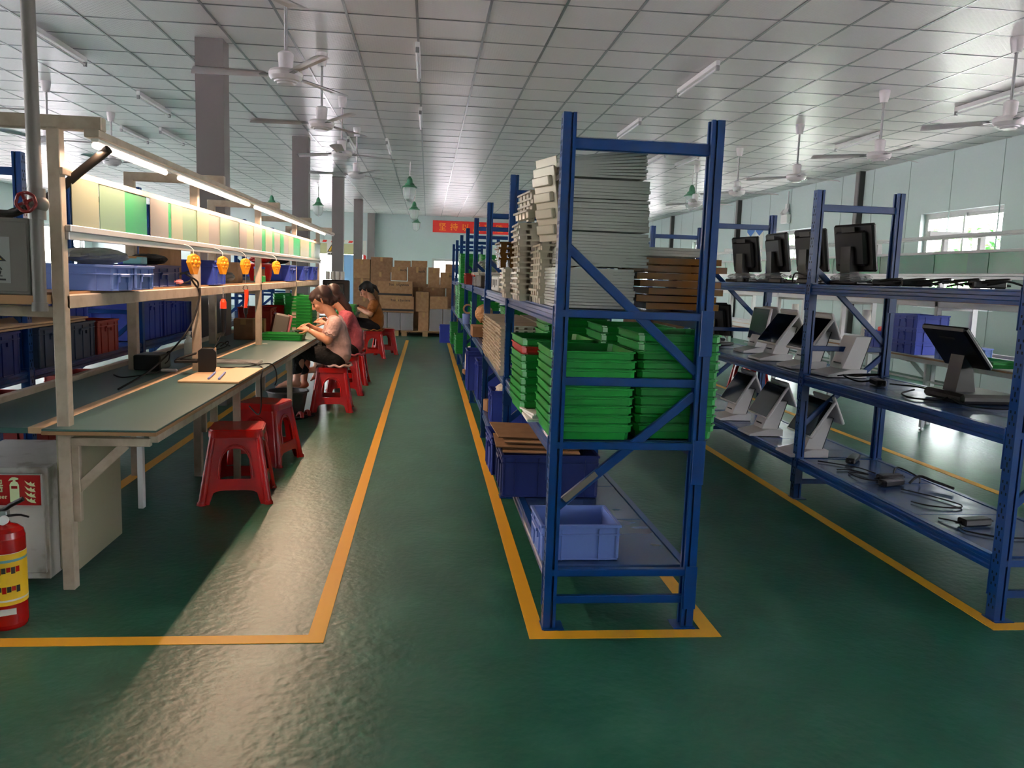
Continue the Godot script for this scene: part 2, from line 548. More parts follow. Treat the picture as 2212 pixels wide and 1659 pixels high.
func tapes() -> void:
	var t := func(x0: float, x1: float, z0: float, z1: float, label: String) -> void:
		var s := Sh.new()
		s.bb(x0, x1, 0.0002, 0.0022, z0, z1)
		tag(obj("floor_tape", s, M.tape), label, "floor tape", "yellow floor tapes")
	t.call(-0.43, -0.365, -3.07, -17.3, "yellow floor tape along the stools side of the aisle")
	t.call(-4.0, -0.365, -3.0, -3.07, "yellow floor tape crossing in front of the fire extinguisher")
	t.call(0.425, 0.49, -3.08, -17.3, "yellow floor tape along the left foot of the middle rack")
	t.call(0.425, 1.20, -3.01, -3.08, "yellow floor tape across the near end of the middle rack")
	t.call(1.135, 1.20, -3.08, -17.3, "yellow floor tape along the far side of the middle rack")
	t.call(2.39, 2.455, -3.11, -17.3, "yellow floor tape along the near side of the right rack")
	t.call(2.39, 4.1, -3.04, -3.11, "yellow floor tape across the near end of the right rack")
	t.call(4.02, 4.09, -3.11, -17.3, "yellow floor tape between the right rack and the white bench")
	t.call(-1.95, -1.88, -3.4, -17.3, "yellow floor tape running under the workbench")

func seen_size(c: Vector3) -> float:
	var cam: Camera3D = get_node("camera")
	var p := cam.transform.affine_inverse() * c
	if p.z > -0.3: return 0.0
	var x := 1767.05 * p.x / -p.z
	var y := 1767.05 * p.y / -p.z
	if absf(x) > 1160 or absf(y) > 880: return 0.0
	return absf(p.y) / pow(-p.z, 3.0)

func ceiling() -> void:
	var c := Node3D.new()
	c.name = "ceiling"
	add_child(c)
	c.set_meta("kind", "structure")
	c.set_meta("label", "suspended ceiling of square embossed tiles in a metal grid")
	var s := Sh.new()
	s.box(V(0, 0.009, 0), V(0.585, 0.018, 0.585), 0.005)
	var m := s.mesh()
	var spots := []
	var x0 := -0.1336 - 0.6 * 21
	for i in 36:
		for j in 70:
			var x := x0 + 0.6 * i + 0.3
			var z := -7.45 + 0.6 * (j - 42) + 0.3
			if x < XL + 0.1 or x > XR - 0.1 or z < ZF + 0.1 or z > ZB - 0.1: continue
			spots.append([seen_size(V(x, HC, z)), V(x, HC, z)])
	spots.sort_custom(func(a, b): return a[0] > b[0])
	var rest := []
	for k in spots.size():
		var tilt := Basis.from_euler(V(rng.randfn(0, 0.0035), 0, rng.randfn(0, 0.0035)))
		var at := Transform3D(tilt, spots[k][1] + V(0, rng.randf_range(0, 0.002), 0))
		if k < 300:
			put("ceiling_tile", m, M.ceiling_tile, c, at)
		else:
			rest.append(at)
	var mm := MultiMesh.new()
	mm.transform_format = MultiMesh.TRANSFORM_3D
	mm.mesh = m
	mm.instance_count = rest.size()
	for k in rest.size(): mm.set_instance_transform(k, rest[k])
	var mi := MultiMeshInstance3D.new()
	mi.name = "far_ceiling_tiles"
	mi.multimesh = mm
	mi.material_override = M.ceiling_tile
	mi.set_meta("kind", "stuff")
	c.add_child(mi)
	s = Sh.new()
	for i in 36:
		var x := x0 + 0.6 * i
		if x > XL and x < XR: s.bb(x - 0.011, x + 0.011, HC - 0.003, HC + 0.03, ZF, ZB)
	for j in 70:
		var z := -7.45 + 0.6 * (j - 42)
		if z > ZF and z < ZB: s.bb(XL, XR, HC - 0.002, HC + 0.03, z - 0.007, z + 0.007)
	obj("grid", s, M.ceiling_grid, c)
	s = Sh.new()
	s.bb(XL, XR, HC + 0.035, HC + 0.05, ZF, ZB)
	obj("backing", s, M.column, c)

func ceiling_fittings() -> void:
	# unlit tube lights
	var proto: Node3D = null
	var spots := [[-0.14, -8.15, "unlit white tube light over the aisle, nearest of its line"], [-0.14, -11.2, "unlit white tube light over the aisle, second of its line"], [2.79, -8.12, "unlit white tube light above the middle rack, nearest"], [2.79, -11.1, "unlit white tube light above the middle rack, second"], [6.2, -8.2, "unlit tube light above the white bench, at the picture edge"], [6.2, -11.1, "unlit tube light above the white bench, by the long rod fan"], [-3.7, -8.3, "unlit tube light at the upper left corner behind the grey pipe"], [-3.7, -11.2, "unlit tube light between the pipe and the nearest column"], [-4.9, -14.0, "unlit tube light, left one of the far left pair"], [-4.3, -14.0, "unlit tube light, right one of the far left pair"], [-1.33, -13.9, "unlit tube light behind the far fans, left of the pair"], [-0.71, -13.9, "unlit tube light behind the far fans, right of the pair"], [3.93, -13.8, "unlit tube light seen through the rack top, left of the pair"], [4.5, -13.8, "unlit tube light seen through the rack top, right of the pair"]]
	for p in spots:
		var at := V(p[0], HC - 0.004, p[1])
		if proto == null:
			proto = thing("tube_light", p[2], "tube light", at, 0, "unlit ceiling tube lights")
			var s := Sh.new()
			s.bb(-0.022, 0.022, -0.05, 0.0, -1.28, 0.0, 0.004)
			obj("housing", s, M.white, proto)
			s = Sh.new()
			s.cyl(V(0, -0.078, -1.25), V(0, -0.078, -0.03), 0.014, 8)
			obj("tube", s, M.tube_off, proto)
			s = Sh.new()
			for z in [-1.27, -0.01]:
				s = Sh.new()
				s.bb(-0.018, 0.018, -0.098, -0.05, z - 0.012, z + 0.012, 0.003)
				obj("lamp_holder", s, M.steel, proto)
		else:
			dup(proto, "tube_light", p[2], at)
	# ceiling fans
	var fan: Node3D = null
	var fs := [[-1.11, -4.45, 1.047, "ceiling fan of which only two blade tips show at the top"], [-1.12, -6.72, 1.047, "nearest whole ceiling fan, left of the aisle"], [-1.11, -8.8, 1.047, "second ceiling fan down the aisle, one blade raised towards the right"], [-1.12, -10.9, 0.52, "third ceiling fan down the aisle"], [-1.12, -13.1, 1.047, "fourth and smallest ceiling fan down the aisle"], [4.98, -8.92, 0.52, "ceiling fan on the longest rod, before the right wall"], [4.98, -11.0, 0.3, "ceiling fan second from the right, before a dark wall post"], [4.95, -13.1, 0.15, "ceiling fan third from the right, close to the rack corner"], [4.95, -15.2, 0.1, "far ceiling fan seen through the open rack top"], [4.98, -6.85, 0.25, "ceiling fan cut by the right picture edge"], [-4.7, -10.95, 0.2, "ceiling fan behind the grey pipe"], [-4.65, -12.9, 0.4, "ceiling fan above the bench lamps, beyond the pipe"], [-4.7, -8.9, 0.0, "ceiling fan of which one blade shows left of the pipe"]]
	for p in fs:
		var at := V(p[0], HC, p[1])
		if fan == null:
			fan = thing("ceiling_fan", p[3], "ceiling fan", at, p[2], "white ceiling fans")
			var s := Sh.new()
			s.lathe(V(0, 0, 0), [[0.02, -0.13], [0.04, -0.13], [0.058, -0.03], [0.058, 0.0]], 14)
			obj("canopy", s, M.fan_white, fan)
			s = Sh.new()
			s.cyl(V(0, -0.66, 0), V(0, -0.12, 0), 0.013, 8)
			obj("rod", s, M.steel, fan)
			s = Sh.new()
			s.lathe(V(0, 0, 0), [[0.0, -0.655], [0.052, -0.655], [0.06, -0.54], [0.045, -0.525], [0.02, -0.52]], 14)
			obj("rod_cover", s, M.fan_white, fan)
			s = Sh.new()
			s.lathe(V(0, 0, 0), [[0.0, -0.765], [0.062, -0.765], [0.068, -0.755], [0.085, -0.752], [0.09, -0.742], [0.11, -0.738], [0.128, -0.71], [0.132, -0.685], [0.12, -0.665], [0.05, -0.655]], 24)
			obj("motor", s, M.fan_white, fan)
			for k in 3:
				var b := Sh.new()
				b.t = Transform3D(Basis(Vector3.UP, TAU * k / 3.0), Vector3.ZERO) * Transform3D(Basis(Vector3.RIGHT, 0.16), V(0, -0.695, 0))
				# blade lies in the plane x, z with a slight camber
				var n := 8
				for i in n:
					var a0 := 0.15 + 0.55 * i / n
					var a1 := 0.15 + 0.55 * (i + 1) / n
					for j in 4:
						var c0 := -1.0 + 0.5 * j
						var c1 := c0 + 0.5
						var w := func(a: float, c: float, y: float) -> Vector3:
							var half := 0.052 + 0.02 * (a - 0.15) / 0.55
							return V(a + (0.03 * c if a > 0.69 else 0.0), y + 0.012 * (1.0 - c * c), half * c)
						b.quad(w.call(a0, c0, 0.002), w.call(a0, c1, 0.002), w.call(a1, c1, 0.002), w.call(a1, c0, 0.002))
						b.quad(w.call(a0, c0, -0.002), w.call(a1, c0, -0.002), w.call(a1, c1, -0.002), w.call(a0, c1, -0.002))
				obj("blade", b, M.fan_white, fan)
				var br := Sh.new()
				br.t = Transform3D(Basis(Vector3.UP, TAU * k / 3.0), Vector3.ZERO)
				br.bb(0.11, 0.20, -0.705, -0.698, -0.02, 0.02, 0.002)
				obj("blade_bracket", br, M.steel, fan)
		else:
			dup(fan, "ceiling_fan", p[3], at, p[2])
	# bell shaped lamps
	var bell: Node3D = null
	var bs := [[-0.39, -16.7, "green capped glass lamp over the aisle, nearest of three"], [-0.39, -22.4, "green capped glass lamp over the aisle, middle of three"], [-0.41, -28.1, "green capped glass lamp over the aisle, farthest of three"], [2.95, -22.4, "green capped glass lamp left of the clear tray stack"], [2.9, -28.1, "far green capped glass lamp before the banner end"], [5.1, -15.9, "green capped glass lamp seen through the rack top"], [-4.2, -16.5, "green capped lamp above the bench lamp rail, nearest the pipe"], [-5.9, -22.4, "green capped lamp under the far bench bracket"], [-4.1, -22.4, "green capped lamp left of the second column"], [-2.9, -22.4, "green capped lamp close to the second column"], [-7.0, -28.0, "green capped lamp far off at the left"]]
	for p in bs:
		var at := V(p[0], HC, p[1])
		if bell == null:
			bell = thing("pendant_lamp", p[2], "pendant lamp", at, 0, "green capped pendant lamps")
			var s := Sh.new()
			s.cyl(V(0, -0.30, 0), V(0, 0, 0), 0.012, 8)
			obj("stem", s, M.fan_white, bell)
			s = Sh.new()
			s.lathe(V(0, 0, 0), [[0.0, -0.50], [0.155, -0.50], [0.15, -0.485], [0.10, -0.45], [0.085, -0.42], [0.06, -0.40], [0.05, -0.33], [0.02, -0.28], [0.0, -0.28]], 18)
			obj("cap", s, M.lamp_green, bell)
			s = Sh.new()
			s.lathe(V(0, 0, 0), [[0.0, -0.76], [0.04, -0.755], [0.09, -0.72], [0.115, -0.65], [0.12, -0.50]], 18)
			obj("globe", s, M.clear_glass, bell)
			s = Sh.new()
			s.lathe(V(0, 0, 0), [[0.0, -0.70], [0.035, -0.68], [0.045, -0.62], [0.03, -0.53], [0.02, -0.50]], 12)
			obj("bulb", s, M.tube_off, bell)
			s = Sh.new()
			for k in 4:
				var an := TAU * k / 4
				var c := V(cos(an), 0, sin(an))
				s.tube(PackedVector3Array([c * 0.125 + V(0, -0.5, 0), c * 0.12 + V(0, -0.65, 0), c * 0.09 + V(0, -0.735, 0), V(0, -0.775, 0)]), 0.004, 5)
			obj("cage", s, M.steel, bell)
		else:
			dup(bell, "pendant_lamp", p[2], at)

# ---------------------------------------------------------------- storage racks
const PITCH := 1.955

func upright_mesh(h: float) -> ArrayMesh:  # perforated face towards -x, standing on the origin
	var s := Sh.new()
	s.t = Transform3D(Basis(Vector3.RIGHT, Vector3(0, 0, -1), Vector3.UP), Vector3.ZERO)
	var o := PackedVector2Array()
	for p in [[-0.024, -0.0275], [0.004, -0.0275], [0.004, -0.017], [0.013, -0.017], [0.013, -0.0275], [0.026, -0.0275], [0.026, -0.012], [0.0, -0.012], [-0.019, -0.022], [-0.019, 0.022], [0.0, 0.012], [0.026, 0.012], [0.026, 0.0275], [0.013, 0.0275], [0.013, 0.017], [0.004, 0.017], [0.004, 0.0275], [-0.024, 0.0275]]:
		o.append(Vector2(p[0], p[1]))
	s.ext(o, 0.004, h)
	return s.mesh()

func holes_mesh(h: float) -> ArrayMesh:
	var s := Sh.new()
	for i in int(h / 0.05) - 1:
		var y := 0.06 + i * 0.05
		for k in [-1.0, 1.0]:
			s.bb(-0.0245, -0.0235, y - 0.006, y + 0.006, k * 0.013 - 0.004, k * 0.013 + 0.004)
		if i % 2 == 0:
			s.bb(-0.0245, -0.0235, y + 0.014, y + 0.036, -0.004, 0.004)
	return s.mesh()

func rack(label: String, x0: float, x1: float, z0: float, n: int, decks: Array, h: float, near: int, group: String) -> Node3D:
	var r := thing("storage_rack", label, "storage rack", Vector3.ZERO, 0, group)
	var um := upright_mesh(h)
	var hm := holes_mesh(h)
	var z1 := z0 - PITCH * (n - 1)
	var foot := Sh.new()
	foot.bb(-0.03, 0.06, 0.0, 0.005, -0.045, 0.045, 0.001)
	var fm := foot.mesh()
	var w := x1 - x0
	var a := Sh.new()
	a.box(Vector3.ZERO, V(w - 0.05, 0.045, 0.026), 0.004)
	var topm := a.mesh()
	a = Sh.new()
	a.bar(V(x0 + 0.04, 1.52, 0), V(x1 - 0.045, 1.05, 0), 0.022, 0.036, 0.003)
	var d1 := a.mesh()
	a = Sh.new()
	a.bar(V(x1 - 0.045, 0.96, 0), V(x0 + 0.04, 0.50, 0), 0.022, 0.036, 0.003)
	var d2 := a.mesh()
	a = Sh.new()
	a.box(Vector3.ZERO, V(w - 0.05, 0.034, 0.022), 0.003)
	var barm := a.mesh()
	a = Sh.new()
	a.box(Vector3.ZERO, V(w - 0.05, 0.03, 0.03), 0.003)
	var crossm := a.mesh()
	a = Sh.new()
	a.bb(-0.0275, 0.022, -0.17, 0.01, -0.003, 0.003, 0.001)
	var con := a.mesh()
	for k in n:
		var z := z0 - PITCH * k
		for side in 2:
			var at := Transform3D(Basis.IDENTITY, V(x0 + 0.024, 0, z)) if side == 0 else Transform3D(Basis(Vector3.UP, PI), V(x1 - 0.024, 0, z))
			var u := put("upright", um, M.rack_blue, r, at)
			put("foot_plate", fm, M.rack_blue, u)
			if k < near:
				put("slot_holes", hm, M.hole, u).set_meta("kind", "stuff")
			for d in decks:
				for e in [-1.0, 1.0]:
					if (k == 0 and e > 0) or (k == n - 1 and e < 0) or k > 3: continue
					put("beam_connector", con, M.rack_blue, u, Transform3D(Basis.IDENTITY, V(0, d - 0.0, e * 0.0305)))
		var xm := (x0 + x1) / 2
		put("top_brace", topm, M.rack_blue, r, Transform3D(Basis.IDENTITY, V(xm, 1.905, z)))
		put("diagonal_brace", d1, M.rack_blue, r, Transform3D(Basis.IDENTITY, V(0, 0, z)))
		put("diagonal_brace", d2, M.rack_blue, r, Transform3D(Basis.IDENTITY, V(0, 0, z)))
		put("middle_brace", barm, M.rack_blue, r, Transform3D(Basis.IDENTITY, V(xm, 1.005, z)))
		put("bottom_brace", barm, M.rack_blue, r, Transform3D(Basis.IDENTITY, V(xm, 0.115, z)))
		for d in decks:
			put("cross_beam", crossm, M.rack_blue, r, Transform3D(Basis.IDENTITY, V(xm, d - 0.017, z + (0.0 if k else 0.012))))
	for d in decks:
		var b := Sh.new()
		var pr := PackedVector2Array()
		for p in [[0.0, -0.066], [0.006, -0.066], [0.006, -0.05], [0.0, -0.045], [0.0, -0.03], [0.006, -0.026], [0.006, -0.012], [0.001, -0.006], [0.001, 0.0], [-0.03, 0.0], [-0.03, -0.066]]:
			pr.append(Vector2(-p[0], p[1]))
		b.ext(pr, -PITCH / 2 + 0.03, PITCH / 2 - 0.03)
		var bm := b.mesh()
		for k in n - 1:
			var zm := z0 - PITCH * (k + 0.5)
			put("beam", bm, M.rack_blue, r, Transform3D(Basis.IDENTITY, V(x0 + 0.012, d, zm)))
			put("beam", bm, M.rack_blue, r, Transform3D(Basis(Vector3.UP, PI), V(x1 - 0.012, d, zm)))
			var parts := 3 if k < 4 else 1
			for j in parts:
				var p := Sh.new()
				var za := z0 - PITCH * k - 0.03 - (PITCH - 0.06) * j / parts
				p.bb(x0 + 0.045, x1 - 0.045, d - 0.02, d - 0.003, za - (PITCH - 0.06) / parts + 0.0015, za - 0.0015, 0.002)
				obj("deck_panel", p, M.rack_deck, r)
	return r

# ---------------------------------------------------------------- work benches
func bench(label: String, xp: float, s: float, z0: float, bays: int, yd: float, paint: Material, group: String, edge: float) -> Node3D:
	# xp: front posts; s: which way the worker sits; edge: x of the table's front edge
	var r := thing("workbench", label, "workbench", Vector3.ZERO, 0, group)
	var z1 := z0 - 2.0 * bays if s > 0 else z0 - PITCH * bays
	var pitch := (z0 - z1) / bays
	var xb := xp - s * 0.40
	var X := func(u: float) -> float: return xp + s * u
	for k in bays + 1:
		var z := z0 - pitch * k
		var a := Sh.new()
		a.bb(xp - 0.025, xp + 0.025, 0, 1.935 + yd, z - 0.025, z + 0.025, 0.003)
		obj("front_post", a, paint, r)
		a = Sh.new()
		a.bb(xb - 0.03, xb + 0.03, 0, 1.935 + yd, z - 0.025, z + 0.025, 0.003)
		obj("back_post", a, paint, r)
		a = Sh.new()
		a.bb(X.call(-0.43), X.call(0.19), 1.925 + yd, 1.98 + yd, z - 0.025, z + 0.025, 0.004)
		obj("top_arm", a, paint, r)
		a = Sh.new()
		a.bb(X.call(-0.38), X.call(-0.02), 1.17 + yd, 1.215 + yd, z - 0.02, z + 0.02, 0.003)
		obj("shelf_bearer", a, paint, r)
		# bracket that carries the table's front edge
		a = Sh.new()
		a.bb(X.call(0.02), X.call(absf(edge - xp) - 0.05), 0.63 + yd, 0.665 + yd, z - 0.015, z + 0.015, 0.002)
		obj("table_bearer", a, paint, r)
		a = Sh.new()
		a.bar(V(X.call(0.03), 0.43 + yd, z), V(X.call(0.24), 0.635 + yd, z), 0.012, 0.04, 0.002)
		obj("bearer_strut", a, paint, r)
		a = Sh.new()
		a.bb(X.call(0.025), X.call(0.055), 0.30 + yd, 0.66 + yd, z - 0.014, z + 0.014, 0.002)
		obj("bearer_plate", a, paint, r)
	var a := Sh.new()
	a.bb(X.call(0.13), X.call(0.19), 1.895 + yd, 1.925 + yd, z1 - 0.35, z0 + 0.05, 0.003)
	obj("lamp_rail", a, paint, r)
	a = Sh.new()
	a.bb(X.call(0.145), X.call(0.175), 1.885 + yd, 1.895 + yd, z1 - 0.35, z0 + 0.02)
	obj("lamp_channel", a, M.white, r)
	a = Sh.new()
	a.bb(X.call(0.025), X.call(0.038), 1.748 + yd, 1.776 + yd, z1, z0 + 0.03, 0.002)
	obj("sheet_top_rail", a, paint, r)
	a = Sh.new()
	a.bb(X.call(0.025), X.call(0.05), 1.522 + yd, 1.55 + yd, z1, z0 + 0.0, 0.003)
	a.bb(X.call(0.025), X.call(0.042), 1.49 + yd, 1.522 + yd, z1, z0 + 0.0, 0.002)
	obj("sheet_bottom_rail", a, M.alu, r)
	a = Sh.new()
	a.bb(X.call(-0.02), X.call(0.025), 1.205 + yd, 1.262 + yd, z1, z0 + 0.0, 0.003)
	obj("shelf_front_beam", a, paint, r)
	a = Sh.new()
	a.bb(X.call(-0.42), X.call(-0.38), 1.205 + yd, 1.262 + yd, z1, z0, 0.003)
	obj("shelf_back_beam", a, paint, r)
	a = Sh.new()
	a.bb(X.call(-0.38), X.call(-0.02), 1.255 + yd, 1.272 + yd, z1, z0)
	obj("shelf_board", a, M.plywood, r)
	# table
	a = Sh.new()
	a.bb(X.call(-0.06), edge, 0.69 + yd, 0.706 + yd, z1, z0 + 0.09, 0.002)
	var tt := obj("table_board", a, M.plywood, r)
	a = Sh.new()
	a.bb(X.call(-0.06), edge - s * 0.002, 0.706 + yd, 0.715 + yd, z1, z0 + 0.088, 0.002)
	obj("table_mat", a, M.table_mat if s > 0 else M.table_white, tt)
	a = Sh.new()
	a.bb(X.call(-0.125), X.call(-0.06), 0.69 + yd, 0.717 + yd, z1, z0 + 0.06, 0.002)
	obj("table_joint_strip", a, M.plywood_pale, r)
	a = Sh.new()
	a.bb(X.call(-0.52), X.call(-0.125), 0.69 + yd, 0.714 + yd, z1, z0 + 0.06, 0.002)
	obj("rear_table_board", a, M.table_mat if s > 0 else M.table_white, r)
	a = Sh.new()
	a.bb(X.call(-0.56), X.call(-0.52), 0.69 + yd, 0.745 + yd, z1, z0 + 0.06, 0.003)
	obj("rear_edge_beam", a, paint, r)
	a = Sh.new()
	a.bb(edge - s * 0.06, edge - s * 0.02, 0.645 + yd, 0.69 + yd, z1, z0, 0.002)
	obj("table_edge_beam", a, paint, r)
	for k in range(1, bays + 1):
		a = Sh.new()
		var z := z0 - pitch * k + 0.35
		a.bb(edge - s * 0.085, edge - s * 0.045, 0.03, 0.645 + yd, z - 0.02, z + 0.02, 0.003)
		a.cyl(V(edge - s * 0.065, 0.03, z), V(edge - s * 0.065, 0.012, z), 0.008, 8)
		a.cyl(V(edge - s * 0.065, 0.012, z), V(edge - s * 0.065, 0.0, z), 0.022, 10)
		obj("table_leg", a, paint, r)
	return r

func sheets(r: Node3D, x: float, y0: float, y1: float, list: Array) -> void:  # [z from, z to, material, lean]
	for q in list:
		var s := Sh.new()
		s.bb(x - 0.0015, x + 0.0015, y0, y1, q[0], q[1])
		var o := obj("pocket_sheet", s, M[q[2]], r)
		o.position.x = q[3] if q.size() > 3 else 0.0

func tube_lamp(label: String, x: float, y: float, z: float, l: float, energy: float) -> void:
	var t := thing("bench_tube_lamp", label, "tube lamp", V(x, y, z - l / 2), 0, "lit tubes under the bench lamp rail")
	var s := Sh.new()
	s.cyl(V(0, 0, -l / 2), V(0, 0, l / 2), 0.013, 10)
	obj("glowing_tube", s, M.tube_glow, t)
	s = Sh.new()
	s.bb(-0.012, 0.012, 0.014, 0.024, -l / 2, l / 2)
	obj("tube_holder", s, M.white, t)
	var a := AreaLight3D.new()
	a.name = "tube_light"
	a.area_size = Vector2(0.03, l)
	a.light_color = Color(1.0, 0.83, 0.70)
	a.light_energy = energy
	a.shadow_enabled = true
	a.rotation_degrees = V(-90, 0, 0)
	a.position = V(0, -0.018, 0)
	t.add_child(a)

func benches() -> void:
	var r := bench("long tan painted workbench with a lit lamp rail, a shelf and green tops", -1.505, 1.0, -3.57, 4, 0.0, M.bench_paint, "workbenches", -1.11)
	sheets(r, -1.4725, 1.55, 1.75, [[-3.62, -3.9, "sheet_pale", 0.003], [-3.92, -4.23, "sheet_mint"], [-4.23, -4.55, "sheet_green", -0.003], [-4.59, -4.89, "sheet_grey", 0.004], [-4.89, -4.95, "sheet_green"], [-4.955, -5.17, "sheet_pale", 0.002], [-5.175, -5.48, "sheet_mint"], [-5.485, -5.76, "sheet_pale", 0.004], [-5.765, -6.07, "sheet_grey"], [-6.075, -6.29, "sheet_mint", 0.003], [-6.295, -6.67, "sheet_mint"], [-6.675, -6.94, "sheet_grey", 0.002], [-6.945, -7.21, "sheet_pale"], [-7.215, -7.55, "sheet_grey", 0.003], [-7.55, -7.72, "sheet_green"], [-7.725, -8.05, "sheet_pale", 0.002], [-8.05, -8.16, "sheet_green"], [-8.165, -8.48, "sheet_grey"], [-8.48, -8.67, "sheet_green", 0.003], [-8.675, -8.97, "sheet_grey"], [-8.975, -9.3, "sheet_pale"], [-9.3, -9.78, "sheet_green", -0.002], [-9.785, -10.48, "sheet_pale", 0.002], [-10.48, -10.68, "sheet_green"], [-10.685, -10.97, "sheet_pale"], [-10.975, -11.56, "sheet_mint"]])
	var zs := [[-3.55, 0.9], [-4.69, 0.86], [-5.565, 0.86], [-6.66, 0.86], [-7.53, 0.86], [-8.4, 0.86], [-9.27, 0.86], [-10.14, 0.86]]
	var names := ["nearest lit tube of the bench lamp rail", "second lit tube, starting after the gap in the rail", "third lit tube, joined to the second", "fourth lit tube along the bench rail", "fifth lit tube along the bench rail", "sixth lit tube along the bench rail", "seventh lit tube along the bench rail", "eighth lit tube, at the far end of the rail"]
	for i in zs.size():
		tube_lamp(names[i], -1.345, 1.868, zs[i][0], zs[i][1], TUBE_E)
	# white bench at the right, its worker side towards the aisle
	var w := bench("long white workbench behind the right rack with green sheets above its shelf", 5.30, -1.0, -4.15, 7, 0.035, M.bench_white, "workbenches", 4.95)
	var list := []
	var z := -4.2
	var kinds := ["sheet_green", "sheet_dark", "sheet_green", "sheet_green", "sheet_dark", "sheet_dark", "sheet_mint", "sheet_green"]
	var i := 0
	while z > -17.6:
		var l: float = [0.42, 0.30, 0.36, 0.18, 0.44, 0.26, 0.34, 0.4][i % 8]
		list.append([z, z - l - 0.004, kinds[(i * 5) % 8], 0.002 * (i % 3)])
		z -= l
		i += 1
	sheets(w, 5.268, 1.585, 1.79, list)

const TUBE_E := 1.15

func contents() -> void:
	rack("tall blue rack in the middle, stacked with clear and green plastic trays", 0.49, 1.11, -3.13, 8, [1.285, 0.77, 0.25], 2.015, 3, "blue storage racks")
	rack("tall blue rack at the right, holding dark monitors and white terminals", 2.45, 3.04, -3.15, 5, [1.42, 0.83, 0.275], 2.015, 3, "blue storage racks")
	rack("tall blue rack at the left behind the bench, holding blue and red crates", -2.92, -2.33, -3.145, 7, [1.285, 0.755, 0.25], 2.015, 2, "blue storage racks")
	benches()
	middle_rack_load()
	right_rack_load()
	right_bench_load()
	left_rack_load()
	left_bench_load()
	end_of_hall()
	near_left()
	stools()
	people()
	outside()

